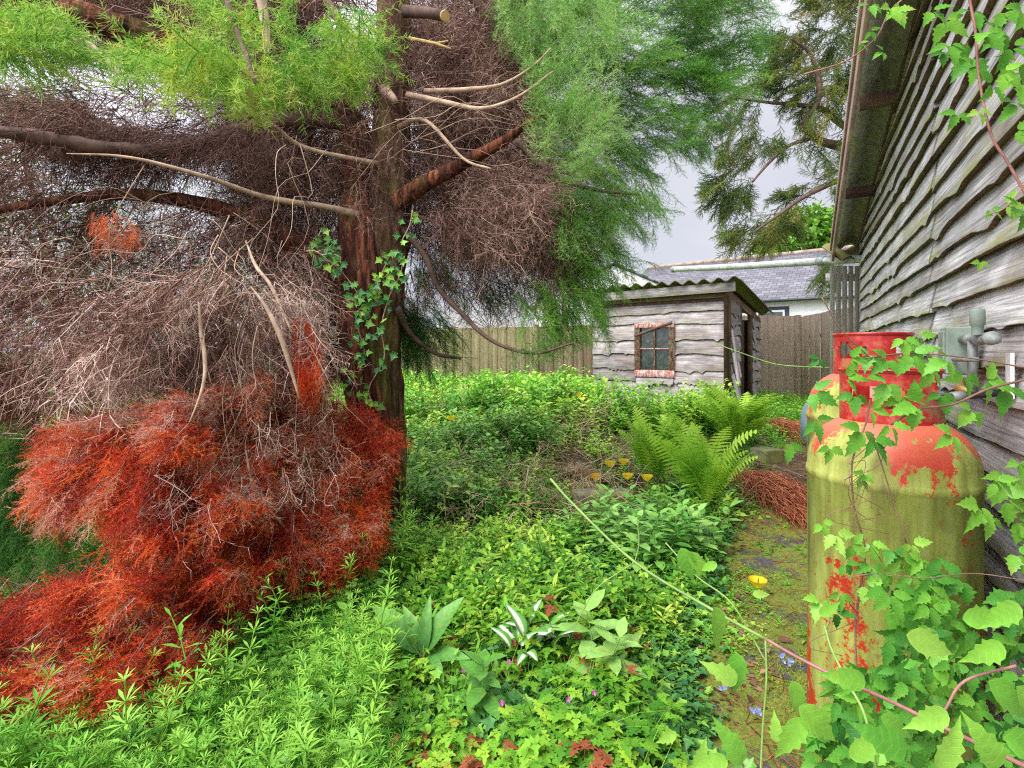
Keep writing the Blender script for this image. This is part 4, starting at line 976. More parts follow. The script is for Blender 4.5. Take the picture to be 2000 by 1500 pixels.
# ------------------------------------------------------------------ the big conifer
CON = thing('old_conifer', 'old half dead conifer with red brown bark, rust red lower foliage and green outer sprays', 'tree', tuple(P(757, 1085, 3.35)))
def trunk_mesh(name, pts, rad_px, Y, seed, mat, nr=56, ridge=.16, sub=8):
    cs = bez([P(u, v, y) for (u, v), y in zip(pts, Y)], sub); rs = lerps([r*y/1000 for r, y in zip(rad_px, Y)], sub)
    V = []; n = len(cs); L0 = 0; prev = None
    for i, c in enumerate(cs):
        d = (cs[min(i+1, n-1)]-cs[max(i-1, 0)]).normalized(); L0 += (cs[i]-cs[i-1]).length if i else 0
        if prev is None: prev = Vector((1, 0, 0))
        prev = (prev-d*prev.dot(d)).normalized(); q = d.cross(prev)
        for k in range(nr):
            a = 2*math.pi*k/nr; tw = a+L0*.5
            f = mnoise.noise(Vector((math.cos(tw)*1.7+seed, math.sin(tw)*1.7, L0*.9)))*.34
            g = mnoise.noise(Vector((math.cos(tw)*6.5+seed, math.sin(tw)*6.5, L0*2.2)))
            h = mnoise.noise(Vector((math.cos(tw)*13, math.sin(tw)*13+seed, L0*4.5)))
            rr = rs[i]*(1+f-ridge*abs(g)*1.7+h*ridge*.8)
            V.append(tuple(c+(prev*math.cos(a)+q*math.sin(a))*rr))
    i = np.arange(n*nr).reshape(n, nr); j = np.roll(i, -1, 1)
    F = np.stack([i[:-1], j[:-1], j[1:], i[1:]], -1).reshape(-1, 4)
    return tri_mesh(name, np.array(V), F, mat, CON, None, True), cs, rs
YT = 3.35
_, TC1, _ = trunk_mesh('trunk', [(762, 1160), (760, 1080), (757, 1000), (752, 900), (744, 800), (742, 700), (748, 600), (758, 500), (764, 400), (766, 300), (766, 200), (768, 100), (770, 0), (772, -130), (775, -400), (780, -800)],
           [38, 29, 31, 38, 44, 45, 42, 40, 38, 36, 34, 33, 31, 29, 24, 14], [3.38]*16, 1.0, M['stembark'], ridge=.2)
_, TC2, _ = trunk_mesh('trunk', [(752, 1120), (748, 1000), (736, 900), (722, 800), (712, 700), (708, 600), (706, 520), (704, 450), (702, 380), (700, 310), (688, 250), (650, 205), (590, 175), (500, 150), (400, 110), (250, 60), (60, 0), (-150, -80)],
           [25, 32, 38, 42, 46, 46, 48, 44, 38, 36, 34, 31, 28, 27, 27, 27, 25, 22], [3.30, 3.28, 3.26, 3.25, 3.25, 3.27, 3.32, 3.4, 3.52, 3.5, 3.45, 3.35, 3.2, 3.1, 3.0, 2.9, 2.8, 2.7], 4.2, M['bark'], ridge=.2)
def limb(name, pts, rpx, mat, wob=.15, n=10, sub=6):
    mb = MB(); c = bez([P(*p) for p in pts], sub); rs = lerps([r*p[2]/1000 for r, p in zip(rpx, pts)], sub); mb.tube(c, rs, n, wob=wob)
    return mb.build(name, mat, CON, True)
limb('branch', [(690, 590, 3.4), (640, 525, 3.35), (585, 482, 3.3), (520, 445, 3.2), (400, 400, 3.0), (240, 380, 2.8), (60, 400, 2.6), (-120, 430, 2.5)], [27, 27, 24, 20, 15, 11, 8, 5], M['bark'])
limb('branch', [(770, 400, 3.3), (815, 368, 3.25), (870, 338, 3.2), (930, 305, 3.15), (985, 275, 3.1), (1040, 235, 3.0), (1100, 205, 3.1), (1200, 150, 3.2)], [19, 17, 14, 12, 9.5, 6, 3, 1], M['bark'])
limb('branch', [(690, 230, 3.4), (560, 235, 3.2), (450, 262, 3.0), (330, 292, 2.8), (200, 288, 2.6), (60, 265, 2.45), (-80, 250, 2.3)], [20, 16, 14, 14, 13, 12, 10], M['branchdark'], .5)
limb('branch', [(700, 420, 3.3), (640, 405, 3.15), (520, 385, 2.9), (400, 345, 2.7), (255, 308, 2.5), (130, 300, 2.4)], [8, 6, 5, 4.2, 3, 1], M['branchlite'])
limb('branch', [(740, 320, 3.3), (600, 290, 3.1), (540, 250, 2.9), (500, 222, 2.7), (470, 205, 2.5)], [5, 4.5, 4, 3, 1], M['branchlite'])
limb('branch', [(795, 185, 3.2), (870, 200, 3.1), (940, 212, 3.0), (1010, 190, 2.9), (1080, 140, 2.85)], [6, 5, 4, 3, 2], M['branchlite'])
limb('branch', [(830, 178, 3.2), (910, 175, 3.1), (980, 165, 3.0), (1040, 130, 2.9), (1075, 95, 2.8)], [5, 4.5, 3.5, 2.5, 1.5], M['branchlite'])
limb('branch', [(780, 440, 3.3), (830, 500, 3.3), (855, 560, 3.3), (900, 610, 3.3), (960, 665, 3.2), (1040, 690, 3.1), (1120, 670, 3.0)], [6, 6, 5, 5, 4, 3, 2], M['branchdark'])
limb('branch', [(775, 600, 3.3), (800, 650, 3.4), (850, 690, 3.5), (900, 700, 3.6)], [8, 5, 4, 3], M['branchdark'])
limb('branch', [(490, 560, 2.3), (520, 600, 2.25), (545, 650, 2.2), (562, 700, 2.2), (585, 780, 2.2)], [1.5, 4, 5.5, 4.5, 1.5], M['branchlite'])
limb('branch', [(388, 590, 2.2), (393, 650, 2.15), (400, 700, 2.1), (395, 760, 2.05), (360, 850, 2.0)], [1.5, 4, 4, 3, 1], M['branchlite'])
limb('branch', [(480, 470, 2.8), (500, 520, 2.6), (530, 560, 2.5), (570, 650, 2.4)], [1.5, 3.5, 3.5, 1.5], M['branchlite'])
limb('branch', [(430, -40, 1.7), (455, 40, 1.6), (478, 100, 1.5), (500, 165, 1.4)], [5, 5, 5, 3], M['branchdark'])
limb('branch', [(505, -30, 2.6), (517, 40, 2.6), (522, 105, 2.6)], [10, 9, 6], M['branchlite'])
limb('branch', [(620, -40, 2.8), (660, 40, 2.9), (700, 85, 3.1), (750, 90, 3.3)], [8, 7, 6, 6], M['branchlite'])
limb('branch', [(770, 250, 3.3), (830, 235, 3.2), (905, 310, 3.1), (960, 330, 3.0)], [5, 4, 3, 2], M['branchlite'])
limb('branch', [(600, 1130, 2.5), (570, 1050, 2.35), (500, 960, 2.2), (480, 880, 2.2)], [1, 2.5, 2.5, 1.5], M['branchlite'])
limb('branch', [(900, -40, 3.4), (980, 60, 3.5), (1100, 120, 3.6), (1250, 130, 3.5), (1400, 90, 3.6)], [12, 10, 7, 4, 1], M['branchdark'])
limb('branch', [(1000, 270, 3.2), (1080, 340, 3.2), (1160, 370, 3.2), (1250, 380, 3.2)], [7, 6, 4, 2], M['branchdark'])
limb('branch', [(880, 420, 3.4), (960, 480, 3.4), (1060, 520, 3.4), (1170, 530, 3.4)], [7, 6, 4, 2], M['branchdark'])
limb('branch', [(0, -60, 2.9), (120, 60, 2.8), (180, 90, 2.8), (240, 150, 2.7)], [5, 6, 5, 3], M['branchlite'])
mb = MB(); mb.tube([P(790, 22, 3.25), P(835, 25, 3.15), P(868, 31, 3.05)], [.036, .032, .030], 14); mb.build('sawn_stub', M['branchdark'], CON, True)
mb = MB(); mb.tube([P(868, 31, 3.05), P(870, 31.2, 3.04)], [.0305, .029], 14); mb.build('sawn_face', M['cut'], CON)
mb = MB(); mb.tube([P(750, 175, 3.2), P(766, 190, 3.1), P(772, 197, 3.08)], [.035, .024, .018], 10); mb.build('sawn_stub', M['branchlite'], CON, True)
mb = MB(); mb.tube([P(690, 650, 3.3), P(655, 652, 3.2), P(650, 652, 3.18)], [.05, .052, .03], 10); mb.build('sawn_stub', M['moss'], CON, True)
mb = MB(); mb.tube([P(800, 75, 3.2), P(850, 85, 3.1), P(880, 95, 3.05)], [.012, .010, .006], 8); mb.tube([P(850, 85, 3.1), P(875, 80, 3.05)], [.008, .004], 8); mb.build('broken_stub', M['cut'], CON, True)

TW = [twig(s, .27, 7, .15, .0030, 52, 3, .25, .14) for s in range(100, 112)]
TWS = [twig(s, .18, 6, .09, .0020, 55, 3, .15, .2) for s in range(120, 130)]
SPR = [spray(s, .12, 5, .065, 48, .015, .0026, .0085, .25, .8, .0012, 2, 1.0, .3) for s in range(200, 208)]      # red sprays
SPG = [spray(s, .17, 6, .09, 48, .020, .0032, .0105, .2, .8, .0013, 2, 1.0, .3) for s in range(210, 218)]      # green sprays
SPN = [spray(s, .15, 4, .07, 45, .040, .0036, .0095, .15, .8, .0018, 2, 1.0, .4) for s in range(220, 228)]     # near, long needles
SPF = [spray(s, .24, 9, .12, 45, .022, .0034, .015, .2, .5, .0018, 2, .9) for s in range(230, 236)]      # far, coarse
Q = 1.0
# rust red foliage
red = Acc()
up_poly = [(90, 905), (95, 850), (130, 825), (210, 810), (290, 800), (400, 770), (470, 760), (540, 740), (590, 700), (600, 640), (618, 700), (640, 775), (700, 795), (745, 815), (778, 850), (778, 890), (745, 925), (745, 1000), (725, 1060), (660, 1075), (560, 1100), (470, 1080), (370, 1065), (300, 1065), (250, 1030), (225, 985), (150, 970), (100, 985), (95, 950)]
lo_poly = [(-220, 1230), (60, 1170), (180, 1135), (300, 1120), (420, 1095), (520, 1090), (640, 1060), (740, 1020), (735, 1075), (690, 1110), (640, 1185), (600, 1180), (560, 1140), (500, 1170), (455, 1230), (400, 1330), (330, 1345), (255, 1325), (190, 1365), (120, 1330), (0, 1350), (-240, 1330)]
YU = lambda u, v: 2.05+.75*sstep(250, 760, u)-.22*sstep(820, 1050, v)+.25*sstep(120, 0, u-20)
YL = lambda u, v: 1.80+.75*sstep(200, 740, u)-.30*sstep(1150, 1350, v)
brown = lambda u, v, r: r+.55*sstep(880, 780, v)*(r > .45)+.25*np.exp(-((u-560)/120)**2-((v-900)/80)**2)*(r > .5)
TWA = Acc()
plumes(red, SPR, up_poly, 720, YU, .34, (480, 640), .26, 14, (.65, 1.0), 41, .35, .75, .45, .55, .45, .18, 110, rfun=brown, twacc=TWA)
plumes(red, SPR, lo_poly, 660, YL, .32, (560, 960), .26, 14, (.65, 1.0), 42, .30, .7, .45, .34, .42, .16, 100, twacc=TWA)
fill(red, SPR, [(570, 610), (600, 620), (622, 690), (620, 780), (590, 780), (575, 700)], 260, lambda u, v: 2.45+0*u, .15, (540, 560), (.5, .8), 43, .7)
fill(red, SPR, [(180, 410), (240, 410), (275, 460), (230, 480), (190, 470)], 60, lambda u, v: 2.5+0*u, .15, (200, 380), (.5, .8), 44, .5, rmean=.75)
fill(red, SPR, [(0, 700), (60, 690), (90, 760), (70, 830), (-20, 830)], 240, lambda u, v: 2.7+0*u, .2, (20, 600), (.6, .9), 45, .6, rmean=.6)
fill(red, SPR, up_poly, 3800, lambda u, v: YU(u, v)-.07, .10, (450, 800), (.55, .9), 141, .1, 1.1, .8, .60, .5, .18, 110, rfun=brown, gap=.30, gapsc=50)
fill(red, SPR, lo_poly, 2600, lambda u, v: YL(u, v)-.07, .10, (500, 1100), (.55, .9), 142, .1, 1.1, .8, .38, .45, .16, 100, gap=.30, gapsc=50)
red.build('red_foliage', M['red'], CON)
# bare grey brown twigs draped over the red mound and filling the dead side
dead = Acc()
DA = [(-260, 330), (120, 330), (260, 360), (420, 400), (560, 430), (640, 520), (640, 600), (600, 640), (560, 700), (480, 740), (400, 735), (300, 750), (200, 770), (60, 790), (-260, 800)]
fill(dead, TW, DA, int(3900*Q), lambda u, v: 2.25+.45*sstep(100, 620, u)+.3*sstep(700, 400, v), .9, (560, 330), (.55, 1.05), 51, .35, .2, .8, .40, .55, .24, 120, gap=.28)
fill(dead, TW, [(260, 560), (420, 500), (560, 560), (620, 660), (640, 760), (560, 730), (380, 750), (260, 730), (160, 700)], int(650*Q), lambda u, v: 2.05+.45*sstep(250, 620, u), .3, (480, 480), (.6, .95), 52, .6, .3, .6, .6, .4, .1, 80)
fill(dead, TWS, [(300, 800), (700, 800), (660, 930), (560, 960), (420, 1020), (300, 1000)], int(110*Q), lambda u, v: YU(u, v)-.16, .16, (480, 600), (.6, 1.0), 53, .7, .3, .5, .85, .15)
fill(dead, TWS, [(0, 1120), (560, 1000), (700, 1000), (500, 1200), (200, 1280), (0, 1260)], int(90*Q), lambda u, v: YL(u, v)-.06, .12, (480, 850), (.6, 1.0), 54, .5, .3, .35, .6, .25)
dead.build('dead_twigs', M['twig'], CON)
dk = Acc()
fill(dk, TW, [(480, 220), (600, 180), (740, 120), (740, 540), (600, 560), (480, 460)], int(2000*Q), lambda u, v: 3.42+0*u, .7, (740, 250), (.7, 1.2), 55, .4, .2, .8, .55, .4, gap=.26)
fill(dk, TW, [(790, 60), (960, 20), (1040, 120), (1030, 300), (1030, 420), (960, 420), (800, 330)], int(1900*Q), lambda u, v: 3.38+0*u, .8, (760, 250), (.7, 1.2), 56, .2, .2, .8, .6, .4, gap=.22)
fill(dk, TW, [(810, 330), (1000, 330), (1080, 420), (1100, 470), (1050, 500), (960, 490), (880, 470), (830, 430)], int(1150*Q), lambda u, v: 3.25+0*u, .8, (760, 300), (.7, 1.2), 57, .35, .15, .75, .42, .45, .25, 90, gap=.28)
fill(dk, TW, [(790, 470), (850, 480), (870, 520), (860, 540), (790, 540)], int(110*Q), lambda u, v: 3.3+0*u, .6, (760, 400), (.7, 1.1), 58, .5, .15, .4, .3, .2, gap=.35)
fill(dk, TW, [(600, 600), (690, 560), (700, 680), (640, 680)], int(500*Q), lambda u, v: 3.5+0*u, .6, (700, 450), (.7, 1.2), 59, .6, .15, .4, .2, .2)
fill(dk, TW, [(-80, 170), (120, 180), (330, 130), (480, 190), (640, 240), (640, 420), (420, 400), (250, 360), (60, 350), (-80, 340)], int(900*Q), lambda u, v: 2.4+.6*sstep(0, 600, u)+0*v, .8, (620, 250), (.7, 1.2), 60, .35, .1, .6, .35, .3, gap=.50, gapsc=85)
fill(dk, TW, [(-60, -60), (700, -60), (740, 120), (600, 160), (440, 60), (320, 110), (160, 60), (-60, 40)], int(2000*Q), lambda u, v: 2.9+0*u, .9, (720, 50), (.7, 1.3), 61, .3, .1, .5, .42, .28, gap=.30, gapsc=70)
fill(dk, TW, [(150, 220), (330, 260), (470, 240), (520, 200), (560, 250), (440, 300), (300, 330), (120, 310)], int(700*Q), lambda u, v: 2.7+0*u, .4, (560, 230), (.5, .9), 62, .4, .1, .5, .12, .12)
fill(dk, TW, [(775, 30), (880, 30), (890, 470), (785, 470)], 800, lambda u, v: 3.5+0*u, .7, (760, 250), (.6, 1.1), 163, .2, .1, .9, .5, .45, gap=.2)
fill(dk, TW, [(-60, 150), (500, 200), (640, 240), (640, 330), (300, 350), (-60, 330)], 350, lambda u, v: 2.9+0*u, .7, (620, 250), (.7, 1.2), 164, .35, .1, .6, .3, .4, gap=.42, gapsc=60)
fill(dk, TW, [(775, -60), (1000, -60), (1040, 180), (1040, 430), (960, 450), (790, 440)], 1500, lambda u, v: 3.85+0*u, .6, (760, 200), (.8, 1.3), 165, .2, .1, .8, .4, .4)
fill(dk, TW, [(480, 180), (740, 120), (740, 480), (600, 500), (480, 420)], 900, lambda u, v: 3.9+0*u, .6, (740, 250), (.8, 1.3), 166, .3, .1, .8, .35, .4)
fill(dk, TW, [(690, 60), (790, 0), (795, 430), (690, 430)], 150, lambda u, v: 3.12+0*u, .12, (745, 200), (.4, .8), 167, .2, .5, .9, .5, .4)
fill(dk, TW, [(-60, -60), (760, -60), (740, 140), (600, 180), (440, 150), (200, 150)], 1100, lambda u, v: 3.6+0*u, .7, (720, 50), (.9, 1.4), 168, .3, .1, .6, .35, .35, gap=.32, gapsc=80)
fill(dk, TW, [(880, 320), (1060, 320), (1120, 430), (1120, 500), (1060, 530), (990, 480), (900, 440)], 900, lambda u, v: 3.2+0*u, .7, (780, 280), (.7, 1.1), 169, .3, .15, .7, .45, .45, .25, 90, gap=.2)
fill(dk, TW, [(800, 440), (1060, 480), (1060, 560), (940, 590), (830, 570)], 330, lambda u, v: 3.4+0*u, .6, (780, 380), (.6, 1.0), 170, .4, .15, .6, .45, .45, gap=.35, gapsc=50)
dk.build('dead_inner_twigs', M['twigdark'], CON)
# pale wandering twiglets
mb = MB(); rr = np.random.default_rng(77)
for (a, b, n_) in ((( 790, 300), (1060, 260), 9), ((620, 300), (480, 560), 4), ((300, 420), (80, 640), 8), ((500, 520), (300, 740), 8), ((420, 480), (560, 760), 6), ((480, 700), (440, 900), 5), ((200, 560), (-20, 760), 6)):
    for k in range(n_):
        ya = 3.0 if a[0] > 600 else 2.35; yb = 2.9 if b[0] > 600 else 2.1
        p0 = P(a[0]+rr.normal()*50, a[1]+rr.normal()*55, ya+rr.normal()*.12); p1 = P(b[0]+rr.normal()*60, b[1]+rr.normal()*70, yb+rr.normal()*.12)
        c = bez(wander(p0, p1, 5, .035, .10*rr.normal()+.05, rr), 3); w_ = .0012+.0018*rr.random(); mb.tube(c, [w_*(1-.75*i/len(c)) for i in range(len(c))], 5)
mb.build('pale_twiglets', M['branchlite'], CON, True)

# green live foliage
nd = Acc()
G1 = [(950, -60), (1500, -60), (1470, 20), (1450, 80), (1420, 110), (1440, 180), (1370, 250), (1400, 280), (1300, 300), (1240, 280), (1270, 340), (1300, 385), (1250, 440), (1200, 470), (1240, 480), (1220, 540), (1150, 540), (1100, 500), (1060, 420), (1060, 300), (1040, 130), (960, 60)]
plumes(nd, SPG, G1, 640, lambda u, v: 3.25+.1*sstep(1100, 1400, u), .8, (900, 160), .36, 15, (.55, .95), 71, .02, .15, .40, .58, .5, .28, 110, gap=.20, gapsc=70, curl=.30, rfun=lambda u, v, r: r-.25*sstep(1150, 1350, u), twacc=TWA)
plumes(nd, SPG, [(1100, 480), (1180, 500), (1190, 560), (1190, 610), (1120, 630), (1060, 620), (1060, 570)], 60, lambda u, v: 3.2+0*u, .5, (1000, 470), .38, 16, (.5, .85), 72, .30, .1, .3, .5, .4, twacc=TWA)
fill(nd, SPG, [(1060, 630), (1130, 640), (1100, 680), (1040, 690), (980, 675)], int(50*Q), lambda u, v: 3.1+0*u, .2, (980, 600), (.6, .9), 78, .45, .2, .35, .4, .2)
fill(nd, SPG, [(1300, 130), (1480, 60), (1470, 120), (1380, 190)], int(160*Q), lambda u, v: 3.5+0*u, .3, (1100, 220), (.8, 1.2), 73, .05, .0, .25, .3, .2)
plumes(nd, SPG, [(1040, 550), (1170, 560), (1170, 620), (1080, 640), (1010, 630)], 26, lambda u, v: 3.1+0*u, .4, (980, 500), .28, 14, (.5, .8), 190, .25, .2, .4, .5, .4, twacc=TWA)
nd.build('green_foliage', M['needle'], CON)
nl = Acc()
plumes(nl, SPG, [(1040, 150), (1100, 190), (1150, 150), (1200, 190), (1200, 250), (1230, 260), (1190, 300), (1170, 340), (1130, 350), (1080, 330), (1040, 290)], 62, lambda u, v: 2.72+0*u, .3, (1060, 360), .26, 14, (.4, .65), 74, -.25, .45, .5, .6, .35, .12, 60, curl=.1, twacc=TWA)
fill(nl, SPG, [(960, 0), (1180, -20), (1260, 60), (1180, 110), (1060, 110), (990, 80)], int(60*Q), lambda u, v: 2.95+0*u, .3, (1000, -100), (.6, .9), 75, .4, .35, .35, .35, .22)
fill(nl, SPG, [(1040, 130), (1120, 120), (1160, 230), (1060, 260)], int(110*Q), lambda u, v: 2.8+0*u, .3, (1060, 330), (.6, .9), 79, .0, .35, .35, .4, .22)
fill(nl, SPG, [(1060, 370), (1180, 360), (1200, 430), (1100, 480)], int(230*Q), lambda u, v: 3.0+0*u, .3, (1000, 300), (.6, .9), 76, .4, .35, .35, .3, .22)
plumes(nl, SPG, [(960, -40), (1180, -40), (1240, 40), (1160, 110), (1060, 120), (990, 80)], 50, lambda u, v: 2.95+0*u, .3, (1000, -200), .3, 14, (.5, .8), 175, .4, .35, .4, .4, .35, twacc=TWA)
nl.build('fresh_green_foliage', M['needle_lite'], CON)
ns = Acc()
plumes(ns, SPG, [(780, 590), (860, 600), (880, 640), (890, 690), (850, 700), (780, 710)], 46, lambda u, v: 3.6+0*u, .6, (760, 560), .42, 16, (.6, .95), 81, .40, .1, .3, .55, .4, twacc=TWA)
fill(ns, SPG, [(620, 650), (680, 650), (690, 720), (630, 715)], int(160*Q), lambda u, v: 3.8+0*u, .5, (700, 600), (.8, 1.2), 82, .4, .15, .35, .6, .26)
plumes(ns, SPG, [(-60, 840), (60, 850), (70, 1030), (150, 1010), (215, 1040), (200, 1080), (60, 1120), (-60, 1150)], 120, lambda u, v: 2.35+0*u, .4, (120, 760), .34, 16, (.55, .9), 83, .35, .5, .3, .6, .35, twacc=TWA)
fill(ns, SPG, [(900, 460), (1080, 450), (1050, 500), (930, 500)], int(80*Q), lambda u, v: 3.75+0*u, .5, (820, 430), (.8, 1.2), 84, .4, .1, .4, .2, .2, gap=.3)
plumes(ns, SPG, [(-80, 130), (140, 150), (210, 240), (-80, 260)], 34, lambda u, v: 3.6+0*u, .6, (-100, 100), .45, 16, (.8, 1.2), 181, .3, .1, .4, .6, .35, twacc=TWA)
plumes(ns, SPG, [(860, 20), (1040, 20), (1060, 420), (940, 480), (860, 300)], 90, lambda u, v: 4.1+0*u, .5, (760, 300), .45, 16, (.7, 1.1), 182, .3, .1, .4, .4, .35, gap=.3, twacc=TWA)
plumes(ns, SPG, [(200, 330), (420, 380), (560, 520), (300, 560), (100, 480)], 45, lambda u, v: 4.3+0*u, .6, (400, 200), .5, 16, (.8, 1.2), 183, .4, .1, .4, .5, .35, gap=.3, twacc=TWA)
TWA.build('live_twigs', M['twig'], CON)
plumes(ns, SPG, [(800, 500), (900, 480), (1060, 500), (1060, 560), (960, 600), (850, 590)], 30, lambda u, v: 3.5+0*u, .5, (780, 420), .34, 15, (.5, .85), 191, .3, .1, .4, .5, .4)
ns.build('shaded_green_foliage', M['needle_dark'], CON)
nn = Acc()
fill(nn, SPN, [(-60, 30), (60, 40), (130, 80), (170, 100), (140, 125), (60, 125), (-60, 110)], int(130*Q), lambda u, v: 1.5+0*u, .3, (-200, 60), (.6, .9), 91, .1, .2, .6, .30, .25)
fill(nn, SPN, [(190, 90), (300, 60), (420, 70), (480, 110), (600, 60), (720, 20), (735, 120), (640, 170), (540, 180), (430, 160), (370, 150), (280, 115)], int(300*Q), lambda u, v: 1.35+.25*sstep(400, 700, u), .3, (420, -80), (.6, .9), 92, .25, .3, .7, .45, .34, .08, 60, rfun=lambda u, v, r: r+.35*np.exp(-((u-500)/90)**2-((v-150)/60)**2), gap=.30, gapsc=50)
fill(nn, SPN, [(370, -50), (730, -50), (720, 60), (640, 60), (560, 40), (460, 60), (400, 30)], int(190*Q), lambda u, v: 1.6+0*u, .3, (520, -150), (.6, .9), 93, .3, .3, .7, .4, .3, gap=.5)
nn.build('near_bright_foliage', M['near_needle'], CON)

# ivy on the trunk
def place_leaves(kind, plist, mat, name, parent, sizes, facing=(0, -1, .25), jit=.35, drop=.8, seed=3):
    """plist: 3D points"""
    r = np.random.default_rng(seed); n = len(plist); a = r.normal(size=n)*1.0
    d = np.stack([np.sin(a)*1.0, -.15+r.normal(size=n)*.15, -np.cos(a)*drop+.1], -1); up = np.tile(np.array(facing, float), (n, 1))+r.normal(size=(n, 3))*jit
    temps = [LG[k] for k in (kind if isinstance(kind, (list, tuple)) else [kind])]
    V, F, A = scatter(temps, np.array(plist), frames(d, up), np.asarray(sizes), np.clip(r.normal(size=n)*.28+.5, 0, 1)); acc = Acc(); acc.add(V, F, A)
    return acc.build(name, mat, parent)
ivy = thing('trunk_ivy', 'dark green ivy climbing up the red brown conifer trunk', 'ivy', tuple(P(700, 800, 3.1)))
ivp = [[(705, 790), (690, 740), (712, 690), (700, 640), (712, 600), (735, 560), (752, 520), (765, 490)], [(735, 800), (720, 760), (750, 700), (745, 640), (760, 580), (780, 540), (790, 500)], [(712, 600), (690, 560), (660, 520), (645, 490), (625, 480)], [(640, 520), (655, 490), (640, 470)], [(785, 470), (800, 440), (806, 410)]]
mb = MB(); ip = []; r = np.random.default_rng(12)
for pl in ivp:
    c = bez([P(u, v, 3.13) for u, v in pl], 6); mb.tube(c, .004, 6)
    for q in c:
        for _ in range(2 if pl is not ivp[4] else 1):
            if r.random() < .62: ip.append(tuple(q+Vector((r.normal()*.035, -.03-.03*r.random(), r.normal()*.03))))
mb.build('ivy_stem', M['branchlite'], ivy, True)
place_leaves('ivy', ip, M['ivy'], 'ivy_leaves', ivy, .034+.024*r.random(len(ip)), jit=.3, seed=13)

# ================================================================== trees beyond
def leafcloud(acc, centres, n, size, kind, seed, rmean=.5):
    """broadleaf crown: leaf-sized faces through several lobes"""
    r = np.random.default_rng(seed)
    for (c, rd) in centres:
        m = int(n*rd[0]*rd[2]); g = unit(r.normal(size=(m, 3)))*(r.random((m, 1))**.35)
        lum = 1+.22*np.sin(g[:, :1]*7+c[0])*np.cos(g[:, 2:]*6+c[2]); pos = np.array(c)+g*np.array(rd)*lum
        d = unit(g+r.normal(size=(m, 3))*.8+np.array([0, 0, -.3])); rn = np.clip(rmean+r.normal(size=m)*.2+(np.sin(pos[:, 0]*3)*np.cos(pos[:, 2]*3.3))*.15, 0, 1)
        V, F, A = scatter([LG[kind]], pos, frames(d, None, r.normal(size=m)*.8), size*(.7+.6*r.random(m)), rn); acc.add(V, F, A)
def btree(name, label, cat, base, crown, n, size, mat, seed, kind='ovate', tr_=.15, rmean=.5):
    t = thing(name, label, cat, base); mb = MB(); b = Vector(base); top = max(crown, key=lambda c: c[0][2])[0]
    mb.tube(bez([b, b.lerp(Vector(top), .5)+Vector((.1, 0, 0)), Vector(top)], 5), lerps([tr_, tr_*.7, tr_*.25], 5), 10)
    for (c, rd) in crown:
        a = b.lerp(Vector(top), .25+.4*R_.random()); mb.tube(bez([a, a.lerp(Vector(c), .5)+Vector((0, 0, .1)), Vector(c)], 4), lerps([tr_*.4, tr_*.25, .02], 4), 7)
    mb.build('trunk', M['branchdark'], t, True)
    acc = Acc(); leafcloud(acc, crown, n, size, kind, seed, rmean); acc.build('crown', mat, t)
def cr(u, v, Y, ru, rv, rd=None): k = Y/1000; return (tuple(P(u, v, Y)), (ru*k, (rd or ru)*k, rv*k))
btree('broadleaf_tree', 'bright green round broadleaf tree rising behind the slate cottage roof', 'tree', (16.0, 29, .2),
      [cr(1560, 465, 29, 75, 45), cr(1510, 500, 29, 45, 40), cr(1610, 455, 29, 50, 45), cr(1545, 430, 29, 30, 22), cr(1590, 425, 29, 35, 25), cr(1660, 470, 29, 60, 50)], 420, .27, M['treeleaf'], 301, 'broad', .3)
btree('garden_shrub', 'green shrub behind the fence seen through dead branches, left of the conifer trunk', 'shrub', (-6.6, 15.5, .2),
      [cr(560, 600, 15.5, 90, 80), cr(480, 560, 15.5, 80, 110), cr(620, 560, 15.5, 60, 120), cr(380, 600, 15.5, 80, 90)], 330, .14, M['hedge'], 302)
btree('garden_tree', 'loose green tree beyond the lawn at the left, behind dead conifer boughs', 'tree', (-13.8, 16, .2),
      [cr(60, 520, 16, 130, 130), cr(150, 600, 16, 120, 90), cr(250, 560, 16, 90, 90), cr(-60, 350, 16, 140, 170), cr(30, 230, 16, 110, 90), cr(140, 420, 16, 80, 60), cr(230, 480, 16, 60, 60)], 240, .15, M['hedge'], 303)
btree('blossom_shrub', 'small pink blossoming shrub showing over the fence behind conifer sprays', 'shrub', (1.3, 13.5, .3),
      [cr(1100, 570, 13.5, 45, 28), cr(1060, 590, 13.5, 30, 25)], 300, .08, M['pinkleaf'], 304)
# the tree over the barn
CRY = [spray(s, .30, 6, .17, 40, .045, .011, .020, .15, .8, .006, 2, .42, .7) for s in range(310, 318)]
ct = thing('overhanging_conifer', 'olive green conifer with drooping tufted branches hanging over the barn roof', 'tree', (6.9, 8.8, .3))
mb = MB(); mb.tube([Vector((6.9, 8.8, .2)), Vector((6.8, 8.8, 4)), Vector((6.7, 8.8, 9))], [.3, .25, .12], 14); mb.build('trunk', M['bark'], ct, True)
def climb(pts, rp):
    mb = MB(); c = bez([P(*p) for p in pts], 6); mb.tube(c, lerps([r_*p[2]/1000 for r_, p in zip(rp, pts)], 6), 8, wob=.1); mb.build('branch', M['branchdark'], ct, True)
climb([(1780, 150, 8.7), (1720, 290, 8.0), (1640, 285, 7.6), (1590, 268, 7.4), (1573, 235, 7.3), (1600, 190, 7.2), (1585, 110, 7.2), (1545, 75, 7.1)], [14, 12, 9, 7, 6, 5, 4, 2])
climb([(1720, 290, 8.0), (1640, 240, 7.8), (1610, 215, 7.5), (1560, 205, 7.4), (1500, 200, 7.3), (1430, 190, 7.2)], [9, 6, 6, 4, 3, 2])
climb([(1590, 268, 7.4), (1540, 285, 7.3), (1500, 320, 7.2), (1470, 355, 7.1)], [4, 3.5, 3, 2])
